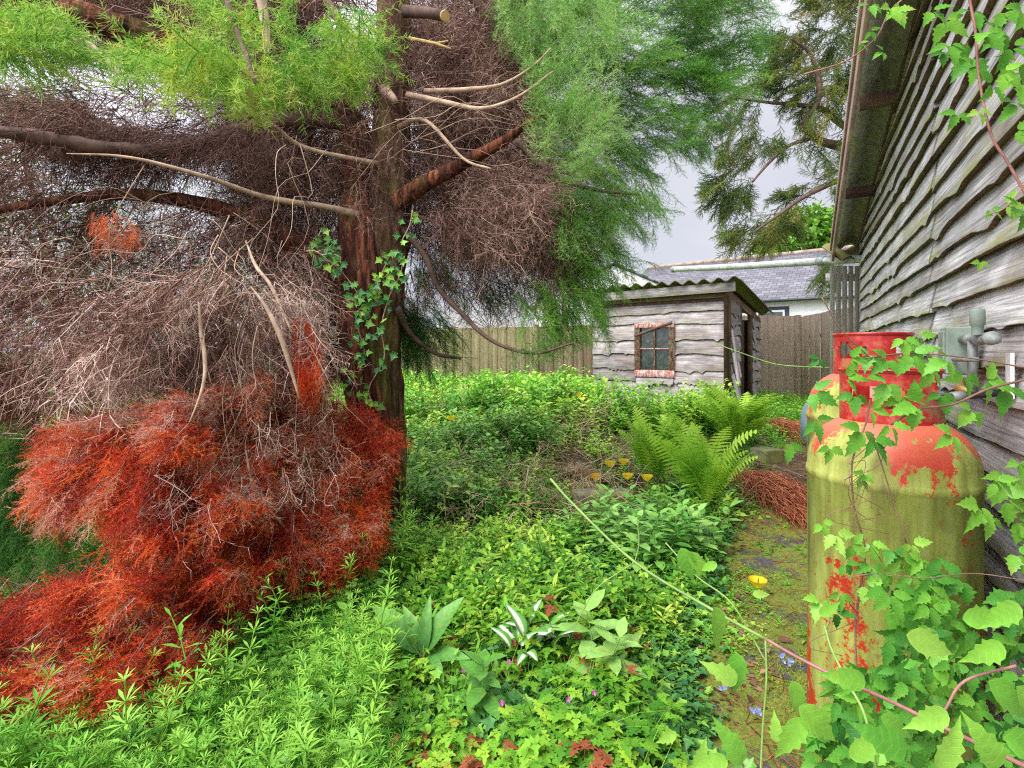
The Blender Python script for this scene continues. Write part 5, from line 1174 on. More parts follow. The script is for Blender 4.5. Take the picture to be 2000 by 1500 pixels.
climb([(1760, 300, 8.4), (1700, 330, 7.8), (1640, 352, 7.4), (1570, 385, 7.2), (1520, 420, 7.1), (1470, 455, 7.0)], [7, 6, 5, 4, 3, 2])
ca = Acc(); YR = lambda u, v: 7.1+0*u
for i, (poly, n, org, g) in enumerate([
    ([(1530, -40), (1720, -40), (1700, 160), (1620, 150), (1560, 100), (1480, 150), (1500, 60), (1560, 40)], 620, (1640, 60), .12),
    ([(1480, 130), (1560, 100), (1620, 150), (1690, 160), (1670, 300), (1620, 330), (1560, 300), (1500, 290), (1560, 220), (1480, 190)], 620, (1640, 160), .2),
    ([(1365, 175), (1470, 150), (1480, 250), (1450, 330), (1390, 300), (1340, 260)], 230, (1500, 190), .25),
    ([(1410, 240), (1500, 280), (1480, 330), (1420, 350)], 70, (1520, 240), .2),
    ([(1360, 355), (1400, 340), (1470, 345), (1470, 400), (1430, 420), (1375, 390)], 210, (1475, 340), .1),
    ([(1410, 440), (1470, 430), (1560, 410), (1570, 450), (1500, 480), (1440, 490), (1410, 480)], 240, (1560, 390), .1),
    ([(1500, 370), (1570, 360), (1600, 400), (1540, 430)], 70, (1600, 380), .1),
    ([(1590, 340), (1650, 320), (1660, 400), (1620, 390)], 60, (1650, 340), .1),
    ([(1580, 530), (1640, 500), (1640, 560), (1600, 560)], 80, (1650, 500), .1),
    ([(1490, 60), (1560, 60), (1560, 130), (1500, 150)], 80, (1580, 80), .1)]):
    plumes(ca, CRY, poly, max(5, int(n*.24)), YR, .8, org, .42, 13, (.42, .68), 320+i, .25, .1, .55, .45, .4, gap=g, gapsc=45, curl=.6, twacc=ca)
ca.build('crown', M['crypt'], ct)

# ================================================================== ground plants
def ground_pts(n, y0, y1, ulo, uhi, seed, pw=1.0):
    """random spots on the ground, thinning with distance; returns x,y and the ground pixel"""
    r = np.random.default_rng(seed); f = r.random(n); y = y0*(y1/y0)**(f**pw); u = r.uniform(ulo, uhi, n); x = (u-1000)/1000*y; z = gz(x, y)
    v = 685+(EYE-z)/y*1000; return x, y, z, u, v, r
def cover(name, temps, mat, x, y, z, r, sc, label=None, rmean=.5, rsd=.22, tilt=.18, sink=0.01, kind='stuff', acc=None, patch=None):
    n = len(x); lo = vnoise(x, y, .55, 61)*.6+vnoise(x, y, .22, 62)*.4; sc_n = .45+1.2*lo
    a = r.random(n)*6.28; up = np.stack([r.normal(size=n)*tilt, r.normal(size=n)*tilt, np.ones(n)], -1); up = unit(up)
    fx = np.stack([np.cos(a), np.sin(a), np.zeros(n)], -1); fy = unit(np.cross(up, fx)); fx = np.cross(fy, up); Rm = np.stack([fx, fy, up], -1)
    s = r.uniform(sc[0], sc[1], n)*sc_n; rn = rmean+r.normal(size=n)*rsd*.7+(vnoise(x, y, .35, 4)-.5)*rsd*2
    V, F, A = scatter(temps, np.stack([x, y, z-sink], -1), Rm, s, np.clip(rn, 0, 1))
    if acc is None: acc = Acc(); acc.add(V, F, A); o = acc.build(name, mat); tag(o, label, None, None, kind); return o
    acc.add(V, F, A)
CLV = [t_cleaver(s) for s in range(400, 410)]; HRB = [t_herb(s) for s in range(410, 420)]; IVG = [t_ivy(s) for s in range(420, 428)]
WD = [t_weed(s, .15, k, z_, 9) for s, k, z_ in ((430, 'ovate', .045), (431, 'ovate', .035), (432, 'broad', .04), (433, 'lobe', .06), (434, 'lance', .07), (435, 'broad', .03))]
WD2 = [t_weed(s, .34, k, z_, 14, .3) for s, k, z_ in ((440, 'ovate', .06), (441, 'lobe', .075), (442, 'broad', .055), (443, 'lance', .09), (444, 'lobe', .06), (445, 'ovate', .045))]
LN = [t_lance(s) for s in range(450, 456)]; GR = [t_grass(s) for s in range(460, 466)]
# spots already taken by individually built plants can overlap; that is how they grow
left_of = lambda x, y, m=0: x < path_edge(y)-m
# cleavers bank, lower left
x, y, z, u, v, r = ground_pts(12000, 1.15, 3.4, -150, 860, 501, .8)
base_v = np.interp(u, [-200, 0, 200, 400, 460, 560, 640, 700, 760, 900], [1440, 1440, 1450, 1420, 1300, 1230, 1240, 1150, 1080, 1080])
k = left_of(x, y) & (u+(v-1050)*.15 < 790+150*(vnoise(x, y, .3, 2)-.5)) & (v > base_v)
x, y, z, u, v = x[k], y[k], z[k], u[k], v[k]; hgt = .04+.10*sstep(600, 350, u)*sstep(3.2, 1.9, y)
cover('cleavers', CLV, M['cleaver'], x, y, z+hgt*r.random(len(x)), r, (.7, 1.25), rmean=.42, rsd=.5)
k2 = r.random(len(x)) < .03; cover('cleaver_shoots', CLV, M['cleaver'], x[k2], y[k2], z[k2]+.05, r, (1.5, 2.2), rmean=.75)
k2 = (r.random(len(x)) < .05) & (u > 250); cover('broad_weeds', [WD[2], WD[0], WD[5]], M['phlox'], x[k2], y[k2], z[k2]+.06, r, (1.0, 1.9), rmean=.35)
x, y, z, u, v, r = ground_pts(2800, 1.1, 3.4, -150, 900, 511, .8)
k = left_of(x, y) & (v > 1060) & ((u > 700) | (v > 1350)); cover('low_weeds', WD, M['mixed'], x[k], y[k], z[k], r, (.6, 1.1), rmean=.3)
# herb robert, bottom centre
x, y, z, u, v, r = ground_pts(3600, 1.15, 2.7, 640, 1330, 502, .9)
k = left_of(x, y, -.03) & (vnoise(x, y, .20, 6)*.6+vnoise(x, y, .09, 16)*.4 > .50) & (v > 1190) & ~((abs(u-1010) < 100) & (abs(v-1300) < 60) & (r.random(len(u)) < .7))
cover('herb_robert', HRB, M['herb'], x[k], y[k], z[k], r, (.6, 1.3), rmean=.52, rsd=.4)
# ivy ground cover
x, y, z, u, v, r = ground_pts(5000, 1.3, 4.6, 740, 1420, 503, .9)
k = left_of(x, y, -.10) & (vnoise(x, y, .30, 8) > .36); cover('ground_ivy', IVG, M['ivy'], x[k], y[k], z[k], r, (.7, 1.15), rmean=.48, rsd=.3)
# mixed weeds over the whole bed
x, y, z, u, v, r = ground_pts(12000, 2.1, 11.5, -250, 1480, 504, .85)
k = left_of(x, y, .02) & (vnoise(x, y, .5, 18) > .12)
k = k & ~((x > .45) & (x < 1.15) & (y > 3.85) & (y < 4.7) & (r.random(len(x)) < .8)); cover('garden_weeds', WD, M['mixed'], x[k], y[k], z[k], r, (.7, 1.4), rmean=.55, rsd=.42)
x, y, z, u, v, r = ground_pts(7000, 6.2, 11.2, 560, 1440, 505, .8)
k = left_of(x, y, .25) & ~((y > 7.2) & (x > 1.0+(9.45-y)*1.3) & (y > 7.6)) & ((x < 1.3) | (y < 7.0))
x, y, z = x[k], y[k], z[k]; cover('tall_weeds', WD2, M['mixed'], x, y, z, r, (.8, 1.5), rmean=.62, rsd=.4)
x, y, z, u, v, r = ground_pts(3600, 3.7, 6.4, 745, 1120, 525, .9)
k = (vnoise(x, y, .55, 41) > .30) & (x < .35) & ((u < 1060) | (y > 5)); k = k & ~((x > .3) & (y < 5.2)); h_ = k & (vnoise(x, y, .35, 71) > .5); g_ = k & ~h_; cover('trunk_side_weeds', WD2, M['mixed'], x[h_], y[h_], z[h_], r, (.6, 1.3), rmean=.6, rsd=.6); cover('trunk_side_herbs', [WD2[1], WD2[4], LN[0], LN[1], CLV[0]], M['phlox'], x[g_], y[g_], z[g_], r, (.6, 1.2), rmean=.5, rsd=.6)
x, y, z, u, v, r = ground_pts(900, 2.0, 3.6, 780, 1080, 526, .9)
k = (vnoise(x, y, .35, 43) > .55); cover('scattered_weeds', WD2, M['mixed'], x[k], y[k], z[k], r, (.35, .7), rmean=.7, rsd=.4)
x, y, z, u, v, r = ground_pts(560, 3.3, 9.5, 770, 1230, 527, .8)
cover('dry_stems', TW, M['straw'], x, y, z+.32*r.random(len(x)), r, (.8, 2.0), rmean=.6, rsd=.4, tilt=.9)
FLAT = []
for q_ in range(4):
    p_ = PT(); rq = np.random.default_rng(900+q_)
    for _k in range(3): a_ = rq.random()*6.28; p_.leaf('ovate', (rq.normal()*.04, rq.normal()*.04, .01), (math.cos(a_), math.sin(a_), .1), .03+.02*rq.random(), 0, 1.2, (rq.normal()*.4, rq.normal()*.4, 1))
    FLAT.append(p_.done())
x, y, z, u, v, r = ground_pts(4200, 1.2, 7.5, 740, 1500, 528, .9)
cover('leaf_litter', FLAT, M['litter'], x, y, z+.012, r, (.45, .95), rmean=.4, rsd=.4)
x, y, z, u, v, r = ground_pts(700, 1.15, 3.4, 300, 1350, 529, .9); k = left_of(x, y) & ((v > 1400) | (u > 760))
cover('grass_blades', GR, M['cleaver'], x[k], y[k], z[k], r, (.35, .8), rmean=.7, rsd=.4, tilt=.3)
x, y, z, u, v, r = ground_pts(2400, 5.6, 10.6, 700, 1160, 506, .8)
k = (x < 1.3) & (vnoise(x, y, .8, 7) > .35); cover('tall_herbs', LN, M['mixed'], x[k], y[k], z[k], r, (.7, 1.25), rmean=.5)
x, y, z, u, v, r = ground_pts(1500, 3.4, 10.5, 740, 1450, 507, .8)
k = left_of(x, y, .0) & (vnoise(x, y, .7, 27) > .5); cover('dry_grass', GR, M['straw'], x[k], y[k], z[k], r, (.5, 1.0), rmean=.5, tilt=.6)
# moss tufts, litter and seedlings on the path
TUF = [t_weed(s, .012, 'lance', .010, 9, .5) for s in range(470, 474)]
x, y, z, u, v, r = ground_pts(20000, 1.2, 4.6, 1150, 1640, 508, 1.0)
k = ~left_of(x, y, -.02) & (vnoise(x, y, .16, 3)*.6+vnoise(x, y, .06, 13)*.4 > .46); mossm = leaf_mat('moss_tufts', [(0, (.10, .15, .02)), (.5, (.23, .29, .035)), (1, (.42, .46, .08))], None, .8, .2, .1)
cover('moss', TUF, mossm, x[k], y[k], z[k]+.012, r, (.7, 1.5))
x, y, z, u, v, r = ground_pts(3000, 1.3, 7.5, 1250, 1700, 509, .9)
k = ~left_of(x, y, .1) & (vnoise(x, y, .25, 33) > .5); cover('path_seedlings', WD+IVG[:3], M['mixed'], x[k], y[k], z[k]+.005, r, (.25, .6))
LIT = [twig(s, .12, 3, .05, .0016, 40, 1, .0, .15) for s in range(480, 486)]
x, y, z, u, v, r = ground_pts(2600, 1.3, 7.5, 950, 1700, 510, .8)
k = ~left_of(x, y, .45) & ((y > 3.4) | (r.random(len(y)) < .35)); n = k.sum(); a = r.random(n)*6.28; acc = Acc()
V, F, A = scatter(LIT, np.stack([x[k], y[k], z[k]+.022], -1), frames(np.stack([np.cos(a), np.sin(a), np.zeros(n)], -1)), r.uniform(.6, 1.5, n), r.random(n)); acc.add(V, F, A)
tag(acc.build('twig_litter', M['rust']), kind='stuff')
# weeds near the fence on the right and by the shed door
x, y, z, u, v, r = ground_pts(1500, 5.8, 10.2, 1420, 1660, 512, .8)
cover('fence_side_weeds', WD, M['herb'], x, y, z, r, (.8, 1.5), rmean=.4)

# ---- individual plants
def fern(base, label, h, n, seed, spread=.55, rmean=.5, sc=1.0):
    t = thing('fern', label, 'fern', base, 'tall green ferns in front of the shed'); r = np.random.default_rng(seed); V = []; F = []; T = []; RN = []
    SV = []; SF = []; ST = []
    for k in range(n):
        a = r.random()*6.28; ln = h*(.7+.45*r.random()); d = np.array([math.cos(a)*spread*.7*r.random(), math.sin(a)*spread*.7*r.random(), 1.]); p = np.array(base)+np.array([math.cos(a), math.sin(a), 0])*.07*r.random()
        m = 25; hue = np.clip(rmean+r.normal()*.42, 0, 1); az = np.array([math.cos(a), math.sin(a), 0]); roll = r.normal()*.5
        for j in range(m):
            f = j/m; d = d/np.linalg.norm(d); q = p+d*ln/m; seg_tri(SV, SF, ST, p, q, .003*(1-f)+.0006, .003*(1-f)+.0005, f, f, np.array([.2, .1, 1.]))
            if f > .2:
                wl = ln*.19*math.sin(min(1, (f-.16)/.84*1.05)*math.pi)**.75*(1.05-f*.45)
                side = np.cross(d, az if abs(d.dot(az)) < .95 else [0, 0, 1.]); side /= np.linalg.norm(side); bn = np.cross(side, d); side = side*math.cos(roll)+bn*math.sin(roll)
                for sg in (1, -1):
                    pd = unit((side*sg+d*.25+r.normal(size=3)*.05)[None])[0]; pl = np.cross(pd, d); pl /= np.linalg.norm(pl)+1e-9; bd = np.cross(pl, pd)
                    # pinna: tapering toothed blade
                    mm = 5; hj = r.normal()*.13; hw = ln/m*.44; i0 = len(V)
                    for e in range(mm+1):
                        g0 = e/mm; w0 = hw*(1-g0)**.75*(1.12 if e % 2 else .85)+.0004; c0 = p+pd*wl*g0+np.array([0, 0, -.16*wl*g0*g0]); V += [c0+bd*w0, c0-bd*w0]; T += [f]*2; RN += [min(1, max(0, hue+hj))]*2
                    for e in range(mm): k0 = i0+2*e; F += [(k0, k0+1, k0+3), (k0, k0+3, k0+2)]
            p = q; d = d+az*.016*(1+7*f*f)*(.4+spread)+np.array([0, 0, -.10*f*f*(.4+spread)])+r.normal(size=3)*.008
    tri_mesh('fronds', np.array(V), np.array(F), M['fern'], t, {'rnd': RN, 'tip': T}); tri_mesh('frond_stalks', np.array(SV), np.array(SF), M['green_stem'], t, {'rnd': np.zeros(len(SV)), 'tip': ST}); return t
def gp(u, Y, dz=0): x = (u-1000)/1000*Y; return (x, Y, float(gz(x, Y))+dz)
fern(gp(1272, 4.7), 'upright green fern in front of the shed window, leftmost of the clumps', .78, 24, 601, .36, .5)
fern(gp(1378, 4.1), 'largest and nearest fern, light green fronds by the path edge', .78, 34, 602, .5, .62)
fern(gp(1445, 5.7), 'bushy fern against the right end of the shed beside its door', .9, 34, 603, .65, .5)
fern(gp(1335, 5.6), 'low arching fern between the two upright ones in front of the shed', .6, 16, 604, .9, .45)
# broad leaved herb clump
def clump(name, label, cat, spots, kind, mat, lsz, h, seed, nl_=9, wide=1.5, lean=.2, group=None, stemmat=None):
    c = spots[0]; t = thing(name, label, cat, c, group); r = np.random.default_rng(seed); temps = []
    for s in range(6):
        p = PT(); q = np.random.default_rng(seed*10+s); pts = stempts(q, h, lean); p.stem(pts, .0025)
        for k in range(nl_):
            f = .2+.8*k/(nl_-1); cc = along(pts, f); a = k*1.9+q.random()
            for s_ in ((0, math.pi) if nl_ > 5 else (0,)): p.leaf(kind, cc, (math.cos(a+s_), math.sin(a+s_), .15+.7*f**3), lsz*(1.1-.5*f)*(.8+.4*q.random()), 0, wide)
        temps.append(p.done())
    n = len(spots); a = r.random(n)*6.28; Rm = np.stack([np.stack([np.cos(a), np.sin(a), 0*a], -1), np.stack([-np.sin(a), np.cos(a), 0*a], -1), np.tile([0, 0, 1.], (n, 1))], -1)
    V, F, A = scatter(temps, np.array(spots), Rm, r.uniform(.8, 1.15, n), np.clip(.5+r.normal(size=n)*.25, 0, 1)); acc = Acc(); acc.add(V, F, A); acc.build('leafy_stems', mat, t); return t
M['phlox2'] = M.get('phlox2') or leaf_mat('pale_herb_leaves', [(0, (.10, .32, .05)), (.5, (.21, .49, .08)), (1, (.40, .64, .17))], None, .42, .25, .35, vein=True)
r = np.random.default_rng(88)
spots = []
while len(spots) < 54:
    a = r.random()*6.28; q = math.sqrt(r.random()); x = .86+.42*q*math.cos(a); y = 3.28+.42*q*math.sin(a); spots.append((x, y, float(gz(x, y))-.02))
clump('leafy_clump', 'dense clump of upright stems with pale green pointed leaves beside the mossy path', 'plant', spots, 'lance', M['phlox2'], .125, .34, 61, 7, 2.1)
clump('leafy_herb', 'single upright light green leafy stem among the ivy, left of the dense clump', 'plant', [gp(1045, 2.95), gp(1052, 2.97)], 'lance', M['phlox'], .12, .24, 62, 5, 2.0)
clump('broad_leaf_plant', 'lush plant with large pointed mid green leaves right of the variegated hosta', 'plant', [gp(1180, 1.98, .05), gp(1168, 2.02, .05)], 'lance', M['phlox2'], .19, .22, 63, 6, 2.1, .3)
clump('broad_leaf_plant', 'small pointed leaf plant at the bottom edge below the dock', 'plant', [gp(945, 1.78, .04)], 'lance', M['phlox'], .14, .16, 64, 6, 2.2, .3)
clump('young_shrub', 'young shrub with large rounded bright leaves to the right of the trunk', 'shrub', [gp(850, 4.1), gp(880, 4.2), gp(915, 4.3), gp(835, 4.0), gp(900, 4.05)], 'broad', M['dock'], .10, .48, 65, 6, 1.2, .35)
clump('tall_weed', 'tall slender goosegrass stalk standing above the weeds in front of the fence', 'plant', [gp(992, 3.9)], 'narrow', M['cleaver'], .09, .98, 66, 16, 1.0, .02)
clump('tall_weed', 'slender weed stalk just right of the tallest goosegrass stalk', 'plant', [gp(1022, 3.9)], 'narrow', M['cleaver'], .07, .62, 67, 11, 1.0, .03)
# cleaver heads rising over the red foliage
clump('tall_cleavers', 'tall whorled cleavers stem in front of the lower red foliage', 'plant', [P(382, 1420, 1.55).to_tuple()], 'narrow', M['cleaver'], .075, .30, 68, 9, 1.1, .06)
clump('tall_cleavers', 'cleavers shoots rising at the right end of the lower red foliage', 'plant', [P(560, 1250, 1.95).to_tuple(), P(545, 1270, 1.93).to_tuple(), P(520, 1290, 1.9).to_tuple()], 'narrow', M['cleaver'], .055, .26, 69, 9, 1.1, .1)
# dock
def rosette(name, label, cat, base, leaves, kind, mat, wide=1.0, extra=None):
    t = thing(name, label, cat, base); p = PT(); b = np.array(base); mb = MB()
    for (az, el, ln, st, wd_) in leaves:
        d = np.array([math.cos(rad(az))*math.cos(rad(el)), math.sin(rad(az))*math.cos(rad(el)), math.sin(rad(el))]); q = b+d*st
        mb.tube([Vector(b), Vector(q), Vector(q+d*ln*.15)], [.004, .003, .002], 6); up = (-d[0]*.8+.0, -d[1]*.8-.4, .9); p.leaf(kind, q, d, ln, R_.random(), wd_, up)
    V, F, T = p.done(); tri_mesh('leaves', V, F, mat, t, {'rnd': T, 'tip': T}, True); mb.build('leaf_stalks', M['green_stem'], t, True); return t
rosette('dock_plant', 'dock plant with long upright broad leaves left of the variegated hosta', 'plant', gp(826, 2.0, .09), [(165, 50, .25, .03, .8), (140, 62, .18, .03, .6), (75, 82, .20, .02, .5), (15, 66, .23, .03, .75), (-60, 20, .16, .02, .8), (200, 15, .16, .02, .8), (-20, 25, .17, .02, .8)], 'hosta', M['dock'])
# variegated hosta: green blades with a white centre
def hosta():
    base = gp(1045, 2.1, .05); t = thing('hosta', 'low hosta with white centred green edged leaves in the middle foreground', 'hosta', base); m, N, L, B = new_mat('white_centred_leaf')
    e = attr(N, 'tip'); c = ramp(N, L, e, [(.30, (.80, .82, .66)), (.44, (.16, .40, .07)), (1, (.08, .26, .05))]); L.new(c, B.inputs['Base Color']); B.inputs['Roughness'].default_value = .4
    V = []; F = []; T = []; r = np.random.default_rng(9)
    for k in range(20):
        a = k*2.4; el = .5+.8*r.random(); ln = .085+.05*r.random(); d = np.array([math.cos(a)*math.cos(el), math.sin(a)*math.cos(el), math.sin(el)]); side = np.cross(d, [0, 0, 1.]); side /= np.linalg.norm(side); nn_ = np.cross(side, d)
        q = np.array(base)+d*(.04+.05*r.random())+np.array([r.normal()*.07, r.normal()*.05, .01]); b0 = len(V); nu, nv = 9, 7
        for i in range(nu):
            f = i/(nu-1); wd_ = ln*.27*math.sin(math.pi*min(1, f*.93+.04))**.8*(1.1-.4*f)
            for j in range(nv):
                s_ = j/(nv-1)*2-1; V.append(q+d*ln*f+side*wd_*s_+nn_*(abs(s_)*wd_*.5-ln*.5*f*f)+0); T.append(max(abs(s_), .75 if f > .93 else 0))
        for i in range(nu-1):
            for j in range(nv-1): A_ = b0+i*nv+j; F += [(A_, A_+1, A_+nv+1, A_+nv)]
    tri_mesh('leaves', np.array(V), np.array(F), m, t, {'rnd': [.5]*len(V), 'tip': T}, True)
hosta()
# poppies
def poppy(p, label, orange=False, h=.22, n=1):
    b = (p[0], p[1], p[2]-h); t = thing('yellow_poppy', label, 'poppy', b, 'yellow poppies in the garden bed'); mb = MB(); c = Vector(p)
    mb.tube([Vector(b), Vector(b).lerp(c, .6)+Vector((.01, 0, 0)), c], .0016, 6); mb.build('stem', M['green_stem'], t, True)
    V = []; F = []; T = []; r = np.random.default_rng(int(abs(p[0]*1000))+3)
    for k in range(4):
        a = k*math.pi/2+r.random()*.3; b0 = len(V); R0 = .050
        for i in range(4):
            for j in range(5):
                f = i/3; s_ = (j/4*2-1)*.85; an = a+s_*f**.6; rr = R0*f*(1-.12*s_*s_); V.append((c.x+math.cos(an)*rr, c.y+math.sin(an)*rr-.0, c.z+R0*.95*f**1.7+.002*math.sin(j*2.5+k))); T.append(f)
        for i in range(3):
            for j in range(4): A_ = b0+i*5+j; F.append((A_, A_+1, A_+6, A_+5))
    tri_mesh('petals', np.array(V), np.array(F), M['yellow'], t, {'rnd': [.0 if orange else .8]*len(V), 'tip': T}, True)
for (u, v, Y, lb, og) in [(1164, 938, 4.25, 'orange yellow poppy above the left end of the mossy stone', 1), (1192, 912, 4.5, 'yellow poppy just left of the tallest pair by the ferns', 0), (1218, 908, 4.55, 'tallest yellow poppy in the group left of the ferns', 0), (1226, 937, 4.3, 'yellow poppy over the right end of the mossy stone', 0),
                          (1264, 940, 4.2, 'yellow poppy close to the foot of the nearest fern', 0), (1130, 776, 6.9, 'far yellow poppy near the fence corner by the shed', 0), (1137, 783, 6.85, 'far lower yellow poppy beside the shed corner', 0), (1108, 785, 6.8, 'far pale poppy in the weeds, left of the shed corner pair', 0), (882, 822, 5.2, 'lone small poppy deep in the weeds right of the trunk', 0)]:
    poppy(tuple(P(u, v, Y)), lb, og)
poppy((P(1480, 1118, 2.75).x, 2.75, float(gz(1.32, 2.75))+.06), 'single yellow poppy lying low on the mossy path', 0, .05)
# tiny flowers
def tiny(name, label, cat, pts, mat, sz, seed):
    r = np.random.default_rng(seed); V = []; F = []; T = []
    for p in pts:
        for k in range(5):
            a = k*1.257+r.random()*.2; i = len(V); c = np.array(p); d = np.array([math.cos(a), math.sin(a)*.6-.2, math.sin(a)*.8]); s_ = np.array([-math.sin(a), 0, math.cos(a)])*.45; V += [c, c+(d*.7+s_)*sz, c+d*sz*1.1+np.array([0, -.2*sz, 0]), c+(d*.7-s_)*sz]; F.append((i, i+1, i+2, i+3)); T += [r.random()]*4
    o = tri_mesh(name, np.array(V), np.array(F), mat, None, {'rnd': T, 'tip': T}); tag(o, label, cat, None, 'stuff')
def gpx(u, v, up=.10):   # a point a little above the ground under a pixel
    Y = EYE/((v-685)/1000)
    for _ in range(6): x = (u-1000)/1000*Y; Y = (EYE-float(gz(x, Y))-up)/((v-685)/1000)
    return tuple(P(u, v, Y))
r = np.random.default_rng(5)
tiny('pink_flowers', None, None, [gpx(u, v, .14) for u, v in [(906, 1308), (980, 1372), (951, 1276), (994, 1292), (1040, 1427), (1110, 1365), (1160, 1352), (1152, 1490), (948, 1018), (1132, 1120)]], M['pink'], .009, 1)
tiny('blue_flowers', None, None, [gpx(u+r.normal()*7, v+r.normal()*6, .06) for u, v in [(1183, 930), (1190, 925), (1212, 958), (1250, 930), (1140, 890), (1135, 905), (1150, 870), (1420, 1342), (1418, 1343), (1530, 1285), (1535, 1292), (1525, 1280), (1475, 1392), (1477, 1395), (1110, 845), (990, 855)] for _ in range(3)], M['blue'], .008, 2)
# edging stones
def stone(label, c, h, rz):
    o = MB(); ax = (Vector((math.cos(rz), math.sin(rz), 0)), Vector((-math.sin(rz), math.cos(rz), 0)), Vector((0, 0, 1))); t = None
    nx, ny, nz_ = 16, 8, 8; V = []; F = []
    me = bpy.data.meshes.new('edging_stone'); import bmesh
    bm = bmesh.new(); bmesh.ops.create_cube(bm, size=2); bmesh.ops.subdivide_edges(bm, edges=bm.edges[:], cuts=9, use_grid_fill=True)
    for v_ in bm.verts:
        p = v_.co.copy(); q = Vector([math.copysign(abs(a)**1.0, a) for a in p]); l = 1-.06*max(0, (abs(p.x)+abs(p.y)+abs(p.z))-2.4); p = p*l
        n_ = mnoise.noise(Vector((p.x*h[0]*14+c[0], p.y*h[1]*14, p.z*h[2]*14)))*.012; w_ = Vector((p.x*h[0], p.y*h[1], p.z*h[2])); w_ += w_.normalized()*n_
        v_.co = ax[0]*w_.x+ax[1]*w_.y+ax[2]*w_.z
    bm.to_mesh(me); bm.free(); o = link_mesh('edging_stone', me, M['moss']); o.location = c
    for p in me.polygons: p.use_smooth = True
    tag(o, label, 'stone')
stone('mossy edging stone below the yellow poppies', tuple(Vector(gp(1178, 4.15))+Vector((0, 0, .07))), (.24, .09, .10), .05)
stone('grey concrete block at the foot of the ferns beside the path', tuple(Vector(gp(1497, 5.4))+Vector((0, 0, .05))), (.12, .10, .08), .4)
# dead brown branches lying on the path
def deadbranch(label, a, b, n, seed, wdt, ln):
    t = thing('fallen_conifer_branch', label, 'branch', tuple(a), 'fallen brown conifer branches on the path'); r = np.random.default_rng(seed); a = np.array(a); b = np.array(b); mb = MB(); mb.tube([Vector(a), Vector((a+b)/2)+Vector((0, 0, .05)), Vector(b)], [.012, .010, .004], 8); mb.build('bare_stem', M['branchdark'], t, True)
    V = []; F = []; T = []; RN = []
    ax = unit((b-a)[None])[0]; side = np.cross(ax, [0, 0, 1.])
    for k in range(n):
        f = r.random()**.8; p = a+(b-a)*f*.92+side*r.normal()*.10+np.array([0, 0, .015+.11*math.sin(f*2.6+.4)*r.random()]); d = ax*1.2+side*(r.normal()*.38+.08)+np.array([0, 0, .16+r.normal()*.12]); hue = np.clip(.5+r.normal()*.25, 0, 1); l = ln*(.6+.7*r.random()); m = 7; w_ = .0045
        for j in range(m):
            d = d/np.linalg.norm(d); q = p+d*l/m
            if q[2] < gz(q[0], q[1])+.012: q[2] = float(gz(q[0], q[1]))+.012+.004*r.random()
            nb_ = len(V); seg_tri(V, F, T, p, q, w_*(1-j/m*.75), w_*(1-(j+1)/m*.75), j/m, j/m, np.array([.1, .2, 1.])); RN += [hue]*(len(V)-nb_); p = q; d = d+np.array([0, 0, -.24])+r.normal(size=3)*.10+side*r.normal()*.05
    tri_mesh('brown_foliage', np.array(V), np.array(F), M['rust'], t, {'rnd': RN, 'tip': T})
deadbranch('large rust brown dead conifer branch lying on the path behind the gas bottles', gp(1460, 4.75, .05), gp(1610, 3.75, .03), 1500, 71, .3, .24)
deadbranch('smaller rust brown dead branch farther up the path near the fence', gp(1500, 6.9, .04), gp(1625, 5.8, .03), 600, 72, .3, .26)
# scattered sticks on the path
for a, b, lb in (((1470, 5.2), (1600, 4.6), 'thin brown stick lying just above the large dead branch on the path'), ((1495, 4.9), (1640, 4.9), 'longer brown stick lying flat behind the large dead branch'), ((1380, 3.6), (1340, 3.0), 'short brown twig at the right foot of the dense leafy clump'), ((1350, 3.4), (1368, 2.75), 'pale twig on the moss nearest the low yellow poppy'), ((1520, 4.6), (1620, 4.9), 'brown stick crossing the others beside the gas bottles')):
    mb = MB(); p0 = Vector(gp(*a, .04)); p1 = Vector(gp(*b, .05)); mb.tube(bez([p0, p0.lerp(p1, .5)+Vector((.02, .02, .02)), p1], 4), .006, 6, wob=.2); o = mb.build('fallen_stick', M['brown_stem'], None, True)
    tag(o, lb, 'stick', 'fallen sticks on the path')
# dry grass tufts
def tuft(label, base, n, h, seed, lean):
    t = t_grass(seed, h, n, lean, .003); V, F, T = t; o = tri_mesh('dry_grass_tuft', V+np.array(base), F, M['straw'], None, {'rnd': np.clip(.5+.3*np.sin(np.arange(len(V))//12*1.7), 0, 1), 'tip': T}); tag(o, label, 'grass tuft', 'dry grass tufts')
tuft('pale straw tuft drooping at the foot of the conifer trunk', gp(785, 3.15), 70, .42, 81, .35)
tuft('flattened straw tuft left of the upright fern, beside the poppies', gp(1128, 4.9), 300, .30, 82, .9)
tuft('flattened straw tuft touching the upright fern and the dark heather', gp(1172, 4.8), 180, .26, 83, .9)
tuft('wispy straw stems leaning in the weeds before the brown fence', gp(845, 6.6), 90, .6, 84, .5)
tuft('pale straw wisps in the weeds midway along the brown fence', gp(1000, 7.2), 120, .5, 85, .8)
# iris-like grass clump by the shed
def grassclump(label, base, n, h, seed):
    V, F, T = t_grass(seed, h, n, .75, .007); o = tri_mesh('grass_clump', V+np.array(base), F, M['dock'], None, {'rnd': T, 'tip': T}); tag(o, label, 'grass clump')
grassclump('arching green strap leaved clump under the left part of the shed window', gp(1215, 7.2), 70, .55, 91)
grassclump('arching strap leaved clump between ferns at the shed foot', gp(1325, 7.1), 50, .5, 92)

